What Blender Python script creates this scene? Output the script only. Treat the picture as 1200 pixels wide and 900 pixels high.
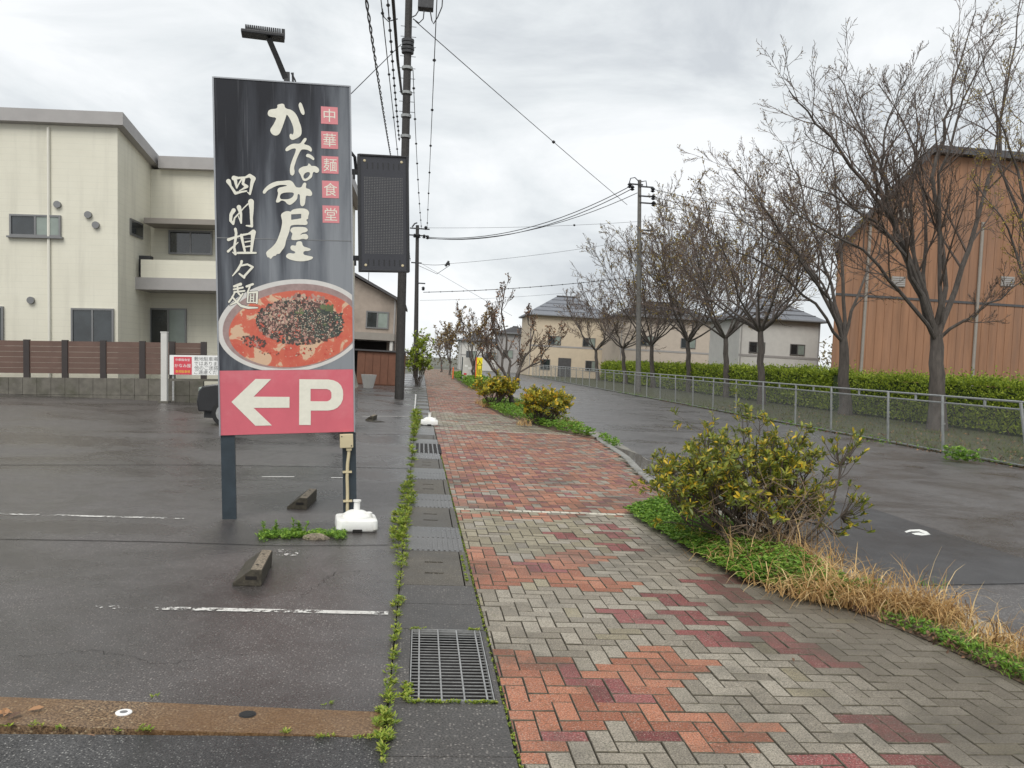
import bpy, bmesh, math, random
from mathutils import Vector, Matrix
rnd = random.Random(7)
SC = bpy.context.scene
for o in list(bpy.data.objects): bpy.data.objects.remove(o)
COL = SC.collection
R = math.radians
# ------------------------------------------------------------------ camera
F, CH, VP, ROLL = 1000., 1.62, (494., 417.), R(3.1)
hd = Vector((math.cos(ROLL), math.sin(ROLL), 0)); fw = Vector((VP[0]-600, VP[1]-450, F)); _Y = fw.normalized()
_U = (fw + hd*100).cross(fw).normalized()
if _U.y > 0: _U = -_U
_X = _Y.cross(_U)
if _X.x < 0: _X = -_X
M3 = Matrix((_X, _Y, _U))
def ray(u, v): return M3 @ Vector((u-600, v-450, F))
def G(u, v, z=0.0):                      # ground point seen at a place of the photograph
    d = ray(u, v); t = (z-CH)/d.z
    return Vector((d.x*t, d.y*t, z))
def W(u, v, y):                          # point at distance y
    d = ray(u, v)*(1/ray(u, v).y*y)
    return Vector((d.x, d.y, d.z+CH))
cam_d = bpy.data.cameras.new('camera'); cam = bpy.data.objects.new('camera', cam_d); COL.objects.link(cam)
cam_d.sensor_width = 36; cam_d.lens = F/1200*36; cam_d.clip_start = .05; cam_d.clip_end = 3000
ex = M3 @ Vector((1, 0, 0)); ey = M3 @ Vector((0, -1, 0)); ez = M3 @ Vector((0, 0, -1))
cam.matrix_world = Matrix(((ex.x, ey.x, ez.x, 0), (ex.y, ey.y, ez.y, 0), (ex.z, ey.z, ez.z, CH), (0, 0, 0, 1)))
SC.camera = cam
# ------------------------------------------------------------------ light
SC.view_settings.view_transform = 'Standard'; SC.view_settings.look = 'None'
SC.view_settings.exposure = 0.12; SC.view_settings.gamma = 1
SUN_EL, SUN_AZ = 48, 200          # behind the camera, a little to the left
w = bpy.data.worlds.new('World'); SC.world = w; w.use_nodes = True
nt = w.node_tree; nt.nodes.clear()
def wn(t, **k):
    n = nt.nodes.new(t)
    for a, b in k.items(): setattr(n, a, b)
    return n
wo = wn('ShaderNodeOutputWorld'); mixs = wn('ShaderNodeMixShader'); b1 = wn('ShaderNodeBackground'); b2 = wn('ShaderNodeBackground')
sky = wn('ShaderNodeTexSky', sky_type='NISHITA'); sky.sun_disc = False
sky.sun_elevation = R(SUN_EL); sky.sun_rotation = R(SUN_AZ)
nt.links.new(sky.outputs[0], b1.inputs[0]); b1.inputs[1].default_value = .08
tc = wn('ShaderNodeTexCoord'); mp = wn('ShaderNodeMapping'); mp.inputs['Scale'].default_value = (1, 1, 2.6); mp.inputs['Rotation'].default_value = (0, R(14), R(20))
nt.links.new(tc.outputs['Generated'], mp.inputs[0])
n1 = wn('ShaderNodeTexNoise'); n1.inputs['Scale'].default_value = 2.9; n1.inputs['Detail'].default_value = 12; n1.inputs['Roughness'].default_value = .57; n1.inputs['Distortion'].default_value = .5
nt.links.new(mp.outputs[0], n1.inputs[0])
cr = wn('ShaderNodeValToRGB'); nt.links.new(n1.outputs[0], cr.inputs[0])
cr.color_ramp.elements[0].position = .36; cr.color_ramp.elements[0].color = (.61, .645, .68, 1)
cr.color_ramp.elements[1].position = .63; cr.color_ramp.elements[1].color = (.94, .96, .975, 1)
e = cr.color_ramp.elements.new(.5); e.color = (.785, .82, .84, 1)
nt.links.new(cr.outputs[0], b2.inputs[0]); b2.inputs[1].default_value = 1.0
mixs.inputs[0].default_value = .95
nt.links.new(b1.outputs[0], mixs.inputs[1]); nt.links.new(b2.outputs[0], mixs.inputs[2]); nt.links.new(mixs.outputs[0], wo.inputs[0])
sd = bpy.data.lights.new('sun', 'SUN'); sd.energy = 2.2; sd.angle = R(38); sd.color = (1, .97, .92)
so = bpy.data.objects.new('sun', sd); COL.objects.link(so)
_az = R(SUN_AZ); sdir = Vector((math.sin(_az)*math.cos(R(SUN_EL)), math.cos(_az)*math.cos(R(SUN_EL)), math.sin(R(SUN_EL))))
so.rotation_euler = sdir.to_track_quat('Z', 'Y').to_euler()
try:
    SC.cycles.max_bounces = 6; SC.cycles.diffuse_bounces = 3; SC.cycles.glossy_bounces = 3; SC.cycles.transparent_max_bounces = 8
except Exception: pass
# ------------------------------------------------------------------ materials
def NT(name):
    m = bpy.data.materials.new(name); m.use_nodes = True
    t = m.node_tree; b = t.nodes['Principled BSDF']
    def N(ty, **k):
        n = t.nodes.new(ty)
        for a, c in k.items(): setattr(n, a, c)
        return n
    return m, t, b, N, t.links.new
def ramp(N, stops, interp='LINEAR'):
    r = N('ShaderNodeValToRGB'); r.color_ramp.interpolation = interp
    els = r.color_ramp.elements
    while len(els) < len(stops): els.new(.5)
    for e_, (p, c) in zip(els, stops): e_.position = p; e_.color = (*c, 1) if len(c) == 3 else c
    return r
def noise(N, L, src, scale, detail=4, rough=.6, dist=0):
    n = N('ShaderNodeTexNoise'); n.inputs['Scale'].default_value = scale; n.inputs['Detail'].default_value = detail
    n.inputs['Roughness'].default_value = rough; n.inputs['Distortion'].default_value = dist
    if src is not None: L(src, n.inputs['Vector'])
    return n
def mixc(N, L, a, b, fac, mode='MIX'):
    n = N('ShaderNodeMix', data_type='RGBA', blend_type=mode)
    for s, v in ((n.inputs[0], fac), (n.inputs[6], a), (n.inputs[7], b)):
        if hasattr(v, 'is_output'): L(v, s)
        elif isinstance(v, (int, float)): s.default_value = v
        else: s.default_value = (*v, 1)
    return n.outputs[2]
def mapr(N, L, src, a, b, c, d):
    n = N('ShaderNodeMapRange'); L(src, n.inputs[0])
    for i, v in enumerate((a, b, c, d)): n.inputs[i+1].default_value = v
    return n.outputs[0]
def coords(N, L, scale=(1, 1, 1), obj=False):
    if obj: s = N('ShaderNodeTexCoord').outputs['Object']
    else: s = N('ShaderNodeNewGeometry').outputs['Position']
    m = N('ShaderNodeMapping'); m.inputs['Scale'].default_value = scale; L(s, m.inputs[0]); return m.outputs[0]
def pm(name, col, rough=.6, var=.25, scale=6, metal=0., bump=.15, bscale=60, spec=.5, stretch=(1, 1, 1), dirt=None, dscale=1.2, obj=False):
    m, t, b, N, L = NT(name); P = coords(N, L, stretch, obj)
    n = noise(N, L, P, scale, 5); lo = tuple(c*(1-var) for c in col); hi = tuple(min(1, c*(1+var)) for c in col)
    r = ramp(N, [(.3, lo), (.7, hi)]); L(n.outputs[0], r.inputs[0]); c = r.outputs[0]
    if dirt:
        d = noise(N, L, P, dscale, 6, .7); f = mapr(N, L, d.outputs[0], .48, .72, 0, .8); c = mixc(N, L, c, dirt, f)
    L(c, b.inputs['Base Color']); b.inputs['Roughness'].default_value = rough; b.inputs['Metallic'].default_value = metal
    b.inputs['Specular IOR Level'].default_value = spec
    if bump:
        nb = noise(N, L, P, bscale, 3); bp = N('ShaderNodeBump'); bp.inputs['Strength'].default_value = bump; bp.inputs['Distance'].default_value = .01
        L(nb.outputs[0], bp.inputs['Height']); L(bp.outputs[0], b.inputs['Normal'])
    return m
def leafmat(name, stops, rough=.45, spec=.4, trans=.0):
    m, t, b, N, L = NT(name)
    g = N('ShaderNodeNewGeometry'); oi = N('ShaderNodeObjectInfo')
    a = N('ShaderNodeMath', operation='ADD'); L(g.outputs['Random Per Island'], a.inputs[0]); L(oi.outputs['Random'], a.inputs[1])
    f = N('ShaderNodeMath', operation='FRACT'); L(a.outputs[0], f.inputs[0])
    r = ramp(N, stops); L(f.outputs[0], r.inputs[0])
    n = noise(N, L, g.outputs['Position'], 30, 3)
    c = mixc(N, L, r.outputs[0], (.25, .25, .25), mapr(N, L, n.outputs[0], .3, .7, 0, .12))
    L(c, b.inputs['Base Color']); b.inputs['Roughness'].default_value = rough; b.inputs['Specular IOR Level'].default_value = spec
    if trans:
        tr = N('ShaderNodeBsdfTranslucent'); L(c, tr.inputs[0]); mx = N('ShaderNodeMixShader'); mx.inputs[0].default_value = trans
        L(b.outputs[0], mx.inputs[1]); L(tr.outputs[0], mx.inputs[2]); L(mx.outputs[0], t.nodes['Material Output'].inputs[0])
    return m
def asphalt(name, dark, light, stone, scale=170, wet=(.28, .62), tint=None, stone_amt=.62, damp_shade=(), wet_shade_dark=.5, spec=.4):
    m, t, b, N, L = NT(name); P = coords(N, L)
    n = noise(N, L, P, scale, 3, .7); r = ramp(N, [(.42, dark), (.58, light)]); L(n.outputs[0], r.inputs[0])
    v = N('ShaderNodeTexVoronoi'); v.inputs['Scale'].default_value = scale*.62; L(P, v.inputs['Vector'])
    rr = ramp(N, [(stone_amt, (0, 0, 0)), (stone_amt+.12, (1, 1, 1))])
    sep = N('ShaderNodeSeparateColor'); L(v.outputs['Color'], sep.inputs[0]); L(sep.outputs[0], rr.inputs[0])
    dd = mapr(N, L, v.outputs['Distance'], .2, .45, 1, 0); mu = N('ShaderNodeMath', operation='MULTIPLY'); L(rr.outputs[0], mu.inputs[0]); L(dd, mu.inputs[1])
    c = mixc(N, L, r.outputs[0], stone, mu.outputs[0])
    big = noise(N, L, P, .55, 6, .62, .6); f = mapr(N, L, big.outputs[0], .38, .66, 0, 1)
    c = mixc(N, L, c, tint or tuple(x*.62 for x in dark), mapr(N, L, big.outputs[0], .46, .7, 0, .55), 'MIX') if not tint else mixc(N, L, c, tint, mapr(N, L, big.outputs[0], .4, .66, 0, .6))
    mid = noise(N, L, P, 5, 5, .65); c = mixc(N, L, c, (.5, .5, .5), mapr(N, L, mid.outputs[0], .3, .7, .0, .06))
    if damp_shade:                               # glossy damp; its dark colour also paints contact shade and the post's reflection
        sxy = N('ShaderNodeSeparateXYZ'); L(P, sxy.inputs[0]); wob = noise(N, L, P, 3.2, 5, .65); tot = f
        for cx, cy, rx, ry in damp_shade:
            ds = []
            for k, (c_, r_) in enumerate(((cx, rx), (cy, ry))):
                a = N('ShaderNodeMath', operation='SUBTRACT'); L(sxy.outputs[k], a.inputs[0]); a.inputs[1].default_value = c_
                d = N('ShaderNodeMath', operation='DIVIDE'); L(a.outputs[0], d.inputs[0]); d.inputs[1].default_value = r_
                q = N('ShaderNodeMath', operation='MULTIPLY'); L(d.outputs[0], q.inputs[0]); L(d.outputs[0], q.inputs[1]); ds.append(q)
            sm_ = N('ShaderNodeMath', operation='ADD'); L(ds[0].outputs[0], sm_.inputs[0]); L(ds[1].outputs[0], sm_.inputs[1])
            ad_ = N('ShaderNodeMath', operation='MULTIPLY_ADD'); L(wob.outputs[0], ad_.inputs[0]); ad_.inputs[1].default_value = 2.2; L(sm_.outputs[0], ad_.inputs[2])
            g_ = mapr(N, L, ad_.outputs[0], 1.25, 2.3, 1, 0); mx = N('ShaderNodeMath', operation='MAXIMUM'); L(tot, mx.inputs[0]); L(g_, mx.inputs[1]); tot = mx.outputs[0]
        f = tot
    c = mixc(N, L, c, tuple(x*.55 for x in dark), mapr(N, L, f, .0, 1, 0, wet_shade_dark))
    L(c, b.inputs['Base Color'])
    ro = N('ShaderNodeMapRange'); L(f, ro.inputs[0]); ro.inputs[3].default_value = wet[1]; ro.inputs[4].default_value = wet[0]
    L(ro.outputs[0], b.inputs['Roughness']); b.inputs['Specular IOR Level'].default_value = spec
    bp = N('ShaderNodeBump'); bp.inputs['Strength'].default_value = .45; bp.inputs['Distance'].default_value = .006
    ad = N('ShaderNodeMath', operation='ADD'); L(n.outputs[0], ad.inputs[0]); L(mu.outputs[0], ad.inputs[1])
    L(ad.outputs[0], bp.inputs['Height']); L(bp.outputs[0], b.inputs['Normal'])
    return m
def brickmat(name, stops):
    m, t, b, N, L = NT(name)
    g = N('ShaderNodeNewGeometry'); oi = N('ShaderNodeObjectInfo')
    a = N('ShaderNodeMath', operation='ADD'); L(g.outputs['Random Per Island'], a.inputs[0]); L(oi.outputs['Random'], a.inputs[1])
    f = N('ShaderNodeMath', operation='FRACT'); L(a.outputs[0], f.inputs[0])
    r = ramp(N, stops); L(f.outputs[0], r.inputs[0])
    P = g.outputs['Position']
    fine = noise(N, L, P, 115, 4, .8); c = mixc(N, L, r.outputs[0], (.025, .024, .02), mapr(N, L, fine.outputs[0], .47, .60, 0, .72))
    fin2 = noise(N, L, P, 130, 2, .7); c = mixc(N, L, c, (.72, .66, .56), mapr(N, L, fin2.outputs[0], .54, .68, 0, .38))
    st = noise(N, L, P, 1.25, 7, .62, .4); c = mixc(N, L, c, (.06, .056, .045), mapr(N, L, st.outputs[0], .49, .70, 0, .75))
    # worn dark band towards the planting bed on the right, moss towards the gutter
    sx = N('ShaderNodeSeparateXYZ'); L(P, sx.inputs[0])
    n2 = noise(N, L, P, 2.6, 5, .65)
    ax = N('ShaderNodeMath', operation='MULTIPLY_ADD'); L(n2.outputs[0], ax.inputs[0]); ax.inputs[1].default_value = 1.1; L(sx.outputs[0], ax.inputs[2])
    yfar = mapr(N, L, sx.outputs[1], 6.2, 7.2, 1, 0.25)
    stx = mapr(N, L, ax.outputs[0], 2.5, 3.1, 0, .6); mm = N('ShaderNodeMath', operation='MULTIPLY'); L(stx, mm.inputs[0]); L(yfar, mm.inputs[1])
    c = mixc(N, L, c, (.085, .072, .055), mm.outputs[0])
    n3 = noise(N, L, P, 16, 5, .7); ms = mapr(N, L, n3.outputs[0], .55, .75, 0, .3); c = mixc(N, L, c, (.11, .12, .05), ms)
    L(c, b.inputs['Base Color'])
    wetn = noise(N, L, P, .8, 4, .6); L(mapr(N, L, wetn.outputs[0], .35, .65, .75, .45), b.inputs['Roughness']); b.inputs['Specular IOR Level'].default_value = .25
    bp = N('ShaderNodeBump'); bp.inputs['Strength'].default_value = .5; bp.inputs['Distance'].default_value = .003
    L(fine.outputs[0], bp.inputs['Height']); L(bp.outputs[0], b.inputs['Normal'])
    return m
MT = {}
MT['lot'] = asphalt('parking lot asphalt', (.036, .0315, .030), (.125, .112, .106), (.30, .27, .25), 120, (.15, .46), stone_amt=.66, wet_shade_dark=.42, damp_shade=[(-1.62, 7.55, .24, .75), (-1.0, 6.3, .32, 1.0), (-.7, 7.7, .75, .7), (-2.9, 7.6, 1.6, .35), (-1.2, 11.5, 2.2, .7), (-3.6, 5.9, 1.2, .6), (-.7, 16.3, 1.4, 1.2), (-7, 14, 4, 1.1)])  # damp ellipses also put contact shade at posts and stops into the colour
MT['lot_near'] = asphalt('coarse asphalt', (.014, .014, .0145), (.088, .085, .083), (.34, .33, .31), 150, (.3, .6), stone_amt=.66)
MT['road'] = asphalt('road asphalt', (.037, .034, .033), (.138, .129, .124), (.33, .305, .285), 100, (.2, .5), stone_amt=.68, damp_shade=[(5.6, 6.9, 1.6, .3), (5.2, 15.5, 1.6, .5), (5.0, 19, 1.5, .6), (6.4, 8.2, .9, .22), (8.5, 24, 3, 1.2)])
MT['road_patch'] = asphalt('smooth asphalt', (.032, .032, .034), (.052, .051, .052), (.12, .12, .12), 220, (.3, .5), stone_amt=.85)
MT['rust'] = asphalt('stained concrete', (.05, .027, .012), (.25, .16, .083), (.40, .30, .18), 95, (.4, .7), tint=(.30, .15, .05), stone_amt=.72)
MT['gutter'] = asphalt('gutter concrete', (.030, .027, .0245), (.11, .10, .091), (.30, .275, .25), 100, (.35, .6))
MT['slab2'] = asphalt('cover concrete', (.05, .043, .033), (.15, .133, .105), (.28, .25, .2), 130, (.45, .7))
MT['rib'] = asphalt('ribbed cover concrete', (.07, .068, .065), (.15, .145, .14), (.3, .29, .28), 130, (.22, .4))
MT['joint'] = pm('brick edge dirt', (.095, .083, .060), .9, .5, 30, bump=0)
MT['kerb'] = pm('kerb concrete', (.25, .245, .225), .75, .3, 9, dirt=(.09, .085, .06), dscale=2.5, bump=.3)
MT['bed'] = pm('joint sand', (.020, .019, .013), .9, .4, 40, dirt=(.10, .12, .04), dscale=6)
MT['soil'] = pm('soil', (.10, .07, .045), .9, .5, 25, bump=.6, bscale=40, dirt=(.16, .11, .07), dscale=14)
MT['ground'] = pm('far ground', (.11, .11, .085), .9, .3, 1.5)
MT['verge'] = pm('verge', (.045, .052, .018), .9, .5, 8, bump=.5, bscale=30, dirt=(.10, .075, .04), dscale=3)
BR = {'g': brickmat('grey paver', [(0, (.235, .203, .158)), (.5, (.315, .277, .220)), (1, (.385, .342, .276))]),
      'o': brickmat('orange paver', [(0, (.29, .097, .052)), (.5, (.385, .143, .078)), (1, (.47, .19, .108))]),
      'r': brickmat('dark red paver', [(0, (.175, .042, .040)), (.5, (.245, .062, .060)), (1, (.30, .09, .084))]),
      'w': brickmat('pale paver', [(0, (.58, .53, .42)), (.5, (.68, .63, .52)), (1, (.76, .72, .6))]),
      'y': brickmat('sandy paver', [(0, (.22, .185, .12)), (.5, (.29, .25, .165)), (1, (.35, .305, .21))])}
MT['white_line'] = pm('worn road paint', (.72, .72, .68), .6, .15, 30)
MT['steel'] = pm('galvanised steel', (.36, .36, .35), .5, .25, 30, .6, .1)
MT['galv'] = pm('painted fence grey', (.32, .33, .325), .5, .15, 12, .35, .08)
MT['netting'] = pm('dull netting wire', (.23, .235, .23), .6, .1, 9, .2, 0)
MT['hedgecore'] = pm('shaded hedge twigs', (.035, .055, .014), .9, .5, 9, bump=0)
MT['void'] = pm('dark drain', (.012, .01, .009), .9, .3, 10)
MT['post'] = pm('slate painted steel', (.032, .045, .056), .45, .2, 8, .1)
MT['blackm'] = pm('black plastic', (.018, .018, .02), .45, .2, 20)
MT['darkm'] = pm('dark metal', (.05, .05, .052), .5, .3, 10, .4)
MT['whitep'] = pm('white polyethylene', (.78, .78, .75), .5, .05, 8, bump=.12, dirt=(.60, .57, .50), dscale=7)
MT['beige'] = pm('beige plastic', (.55, .47, .30), .5, .06, 10)
MT['ivory'] = pm('ivory vinyl lettering', (.74, .72, .62), .5, .05, 20, bump=0)
MT['outline'] = pm('dark vinyl outline', (.035, .038, .045), .5, .05, 20, bump=0)
MT['redv'] = pm('faded red vinyl', (.60, .13, .165), .4, .06, 4, bump=0, dirt=(.66, .22, .245), dscale=1.6)
MT['pinkv'] = pm('faded pink vinyl', (.66, .235, .255), .45, .05, 6, bump=0)
MT['conc'] = pm('old concrete', (.055, .047, .034), .85, .45, 30, bump=.5, dirt=(.03, .032, .016), dscale=9)
MT['agg'] = pm('exposed aggregate', (.20, .165, .12), .85, .8, 70, bump=.6, bscale=80)
MT['bark'] = pm('grey brown bark', (.088, .075, .066), .9, .35, 9, bump=.5, bscale=25, stretch=(1, 1, .3))
MT['twig'] = pm('dark twig', (.105, .078, .064), .9, .25, 6, bump=0)
MT['stem'] = pm('shrub stem', (.075, .058, .045), .9, .3, 20, bump=0)
MT['wall_w'] = pm('off white siding', (.70, .68, .60), .7, .035, 2, bump=0)
MT['fascia'] = pm('grey fascia', (.34, .325, .315), .5, .06, 3, bump=0)
MT['soffit'] = pm('brown grey soffit', (.27, .245, .215), .7, .06, 3, bump=0)
MT['glass_d'] = pm('dark window glass', (.022, .027, .03), .04, .6, 1.6, bump=0, spec=1.)
MT['glass_g'] = pm('curtained window glass', (.23, .27, .24), .2, .15, 2, bump=0, spec=.8)
MT['alu'] = pm('window aluminium', (.22, .22, .22), .4, .05, 5, .6, 0)
MT['brown_p'] = pm('brown fence board', (.13, .078, .06), .6, .12, 3, bump=.05)
MT['dbrown'] = pm('dark brown post', (.04, .032, .03), .5, .1, 3, bump=0)
MT['block'] = pm('concrete block', (.135, .125, .105), .85, .25, 6, bump=.2, dirt=(.07, .07, .045), dscale=2)
MT['clay'] = pm('terracotta siding', (.27, .152, .095), .75, .06, 1.2, bump=0)
MT['clay'] = pm('terracotta siding', (.29, .150, .083), .7, .22, 1.6, bump=0, stretch=(1.2, 1, .12), dirt=(.19, .115, .08), dscale=.5)
MT['roof_d'] = pm('dark roof', (.07, .068, .07), .6, .15, 4, bump=.1)
MT['roof_g'] = pm('blue grey roof', (.17, .18, .20), .6, .1, 4, bump=.1)
MT['cream'] = pm('cream render', (.56, .47, .35), .8, .06, 2, bump=0)
MT['beige_w'] = pm('beige render', (.50, .43, .36), .8, .06, 2, bump=0)
MT['beige_d'] = pm('weathered beige render', (.33, .275, .23), .8, .1, 2, bump=0, dirt=(.2, .17, .14), dscale=.6)
MT['palewall'] = pm('pale grey render', (.58, .57, .54), .8, .06, 2, bump=0)
MT['pole'] = pm('concrete pole', (.13, .125, .115), .8, .2, 6, bump=.1)
MT['pole_d'] = pm('sheathed pole', (.045, .042, .04), .8, .3, 14, bump=.3)
MT['wire'] = pm('cable', (.03, .03, .032), .6, .1, 5, bump=0)
MT['carblack'] = pm('black car paint', (.012, .012, .014), .15, .1, 3, bump=0, spec=.8)
MT['carglass'] = pm('car glass', (.12, .22, .22), .08, .1, 3, bump=0, spec=1)
MT['rubber'] = pm('rubber', (.015, .015, .015), .8, .1, 9, bump=0)
MT['yellow'] = pm('yellow sign', (.85, .72, .02), .5, .03, 9, bump=0)
MT['orange'] = pm('orange plastic', (.75, .16, .05), .5, .05, 9, bump=0)
MT['ink'] = pm('black ink', (.02, .02, .02), .6, .05, 9, bump=0)
MT['greyink'] = pm('grey ink', (.16, .16, .16), .6, .05, 9, bump=0)
MT['signwhite'] = pm('white sign face', (.80, .80, .78), .5, .04, 9, bump=0)
MT['logored'] = pm('red logo', (.62, .06, .085), .5, .04, 9, bump=0)
MT['yink'] = pm('yellow ink', (.8, .6, .05), .5, .04, 9, bump=0)
MT['rustshed'] = pm('rust brown panel', (.17, .075, .045), .7, .15, 3, bump=0)
MT['blue'] = pm('blue panel', (.05, .13, .3), .5, .05, 3, bump=0)
# foliage
FO = {'shrub': leafmat('evergreen shrub leaf', [(0, (.085, .115, .012)), (.4, (.17, .21, .02)), (.72, (.28, .30, .028)), (.86, (.50, .41, .03)), (1, (.78, .50, .025))], .4, .45, .3),
      'yshrub': leafmat('yellowing shrub leaf', [(0, (.12, .15, .016)), (.4, (.26, .27, .02)), (.7, (.48, .41, .022)), (.9, (.74, .52, .025)), (1, (.74, .36, .025))], .4, .45, .3),
      'cover': leafmat('ground cover leaf', [(0, (.09, .20, .022)), (.5, (.17, .33, .035)), (1, (.32, .48, .06))], .5, .3, .35),
      'weed': leafmat('gutter weed leaf', [(0, (.13, .21, .02)), (.45, (.26, .36, .035)), (.8, (.40, .46, .06)), (1, (.48, .46, .10))], .5, .3, .35),
      'hedge': leafmat('hedge leaf', [(0, (.12, .18, .018)), (.5, (.28, .37, .03)), (1, (.48, .56, .055))], .5, .3, .35),
      'dry': leafmat('dry grass', [(0, (.19, .105, .04)), (.35, (.44, .26, .095)), (.75, (.68, .45, .19)), (1, (.84, .64, .34))], .7, .2, .25),
      'litter': leafmat('leaf litter', [(0, (.06, .033, .022)), (.5, (.15, .08, .045)), (.85, (.28, .16, .09)), (1, (.42, .22, .10))], .7, .2),
      'bud': leafmat('budding leaf', [(0, (.16, .09, .045)), (.5, (.30, .19, .055)), (1, (.42, .31, .07))], .6, .2, .3),
      'gold': leafmat('young gold leaf', [(0, (.20, .14, .03)), (.5, (.36, .27, .05)), (1, (.46, .36, .08))], .6, .2, .3),
      'farg': leafmat('far foliage', [(0, (.08, .07, .03)), (.5, (.15, .12, .06)), (1, (.22, .18, .07))], .7, .2)}
# ------------------------------------------------------------------ mesh building
class MB:
    def __init__(s): s.v = []; s.f = []; s.m = []
    def add(s, vs, fs, mi=0):
        b = len(s.v); s.v.extend([tuple(p) for p in vs]); s.f.extend([tuple(i+b for i in f) for f in fs]); s.m.extend([mi]*len(fs)); return s
    def box(s, c, d, mi=0, mat=None):
        x, y, z = (k/2 for k in d); vs = [Vector((sx*x, sy*y, sz*z)) for sz in (-1, 1) for sx, sy in ((-1, -1), (1, -1), (1, 1), (-1, 1))]
        if mat: vs = [mat @ p for p in vs]
        c = Vector(c); vs = [p+c for p in vs]
        return s.add(vs, [(3, 2, 1, 0), (4, 5, 6, 7), (0, 1, 5, 4), (1, 2, 6, 5), (2, 3, 7, 6), (3, 0, 4, 7)], mi)
    def bbox(s, a, b, mi=0):
        return s.box([(p+q)/2 for p, q in zip(a, b)], [abs(q-p) for p, q in zip(a, b)], mi)
    def tube(s, pts, rad, n=6, mi=0, caps=True):
        pts = [Vector(p) for p in pts]; k = len(pts)
        if not hasattr(rad, '__len__'): rad = [rad]*k
        d0 = (pts[1]-pts[0]).normalized(); a = d0.orthogonal().normalized(); base = len(s.v)
        for i, p in enumerate(pts):
            d = (pts[min(i+1, k-1)]-pts[max(i-1, 0)])
            d = d.normalized() if d.length > 1e-9 else d0
            a = a - d*a.dot(d)
            a = a.normalized() if a.length > 1e-6 else d.orthogonal().normalized()
            b = d.cross(a)
            for j in range(n):
                t = 2*math.pi*j/n; q = p + (a*math.cos(t)+b*math.sin(t))*rad[i]; s.v.append((q.x, q.y, q.z))
        for i in range(k-1):
            for j in range(n):
                j2 = (j+1) % n; s.f.append((base+i*n+j, base+i*n+j2, base+(i+1)*n+j2, base+(i+1)*n+j)); s.m.append(mi)
        if caps and n > 2:
            s.f.append(tuple(base+j for j in reversed(range(n)))); s.m.append(mi)
            s.f.append(tuple(base+(k-1)*n+j for j in range(n))); s.m.append(mi)
        return s
    def prism(s, poly, z0, z1, mi=0):       # poly: [(x, y)] extruded along z
        n = len(poly); vs = [(x, y, z0) for x, y in poly]+[(x, y, z1) for x, y in poly]
        fs = [tuple(reversed(range(n))), tuple(range(n, 2*n))]+[(i, (i+1) % n, n+(i+1) % n, n+i) for i in range(n)]
        return s.add(vs, fs, mi)
    def lathe(s, prof, n=20, c=(0, 0, 0), mi=0):
        c = Vector(c); base = len(s.v)
        for r, z in prof:
            for j in range(n):
                t = 2*math.pi*j/n; s.v.append((c.x+r*math.cos(t), c.y+r*math.sin(t), c.z+z))
        k = len(prof)
        for i in range(k-1):
            for j in range(n):
                j2 = (j+1) % n; s.f.append((base+i*n+j, base+i*n+j2, base+(i+1)*n+j2, base+(i+1)*n+j)); s.m.append(mi)
        s.f.append(tuple(base+j for j in reversed(range(n)))); s.m.append(mi); s.f.append(tuple(base+(k-1)*n+j for j in range(n))); s.m.append(mi)
        return s
    def leaf(s, p, d, nrm, ln, wd, mi=0, fold=.25):
        d = d.normalized(); sd_ = d.cross(nrm)
        sd_ = sd_.normalized() if sd_.length > 1e-6 else d.orthogonal().normalized()
        up = sd_.cross(d)
        m1 = p+d*(ln*.5); b = len(s.v)
        for q in (p, m1+sd_*(wd/2)+up*(wd*fold), p+d*ln, m1-sd_*(wd/2)+up*(wd*fold)): s.v.append((q.x, q.y, q.z))
        s.f.append((b, b+1, b+2)); s.f.append((b, b+2, b+3)); s.m.append(mi); s.m.append(mi)
    def oval(s, p, d, nrm, ln, wd, mi=0, fold=.18, curl=.0):
        d = d.normalized(); sd_ = d.cross(nrm)
        sd_ = sd_.normalized() if sd_.length > 1e-6 else d.orthogonal().normalized()
        up = sd_.cross(d); b = len(s.v)
        for t, wv, k in ((0, 0, 0), (.35, .42, 1), (.72, .5, 1), (1, 0, 0), (.72, .5, -1), (.35, .42, -1), (.55, 0, 0)):
            q = p+d*(ln*t)+sd_*(wd*wv*k)+up*(wd*fold*abs(k)-curl*ln*t*t); s.v.append((q.x, q.y, q.z))
        for f in ((0, 1, 6), (1, 2, 6), (2, 3, 6), (3, 4, 6), (4, 5, 6), (5, 0, 6)): s.f.append(tuple(i+b for i in f)); s.m.append(mi)
    def blade(s, p, d, side, ln, wd, droop, n=4, mi=0):
        b = len(s.v); q = p.copy(); dd = d.normalized()
        for i in range(n+1):
            wv = wd*(1-i/n)*.5+.0004
            for k in (-1, 1): r_ = q+side*(wv*k); s.v.append((r_.x, r_.y, r_.z))
            q = q+dd*(ln/n); dd = (dd+Vector((d.x*.4, d.y*.4, -droop))).normalized()
        for i in range(n): s.f.append((b+2*i, b+2*i+1, b+2*i+3, b+2*i+2)); s.m.append(mi)
    def mesh(s, name, mats, smooth=False):
        me = bpy.data.meshes.new(name); me.from_pydata(s.v, [], s.f)
        for m in (mats if isinstance(mats, (list, tuple)) else [mats]): me.materials.append(m)
        if any(s.m): me.polygons.foreach_set('material_index', s.m)
        if smooth: me.polygons.foreach_set('use_smooth', [True]*len(s.f))
        me.update()
        if smooth: me.set_sharp_from_angle(angle=R(28))
        return me
    def build(s, name, mats, parent=None, smooth=False, bevel=0, kind=None, local=False):
        me = s.mesh(name, mats, smooth)
        return put(name, me, parent, bevel, kind, local)
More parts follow.
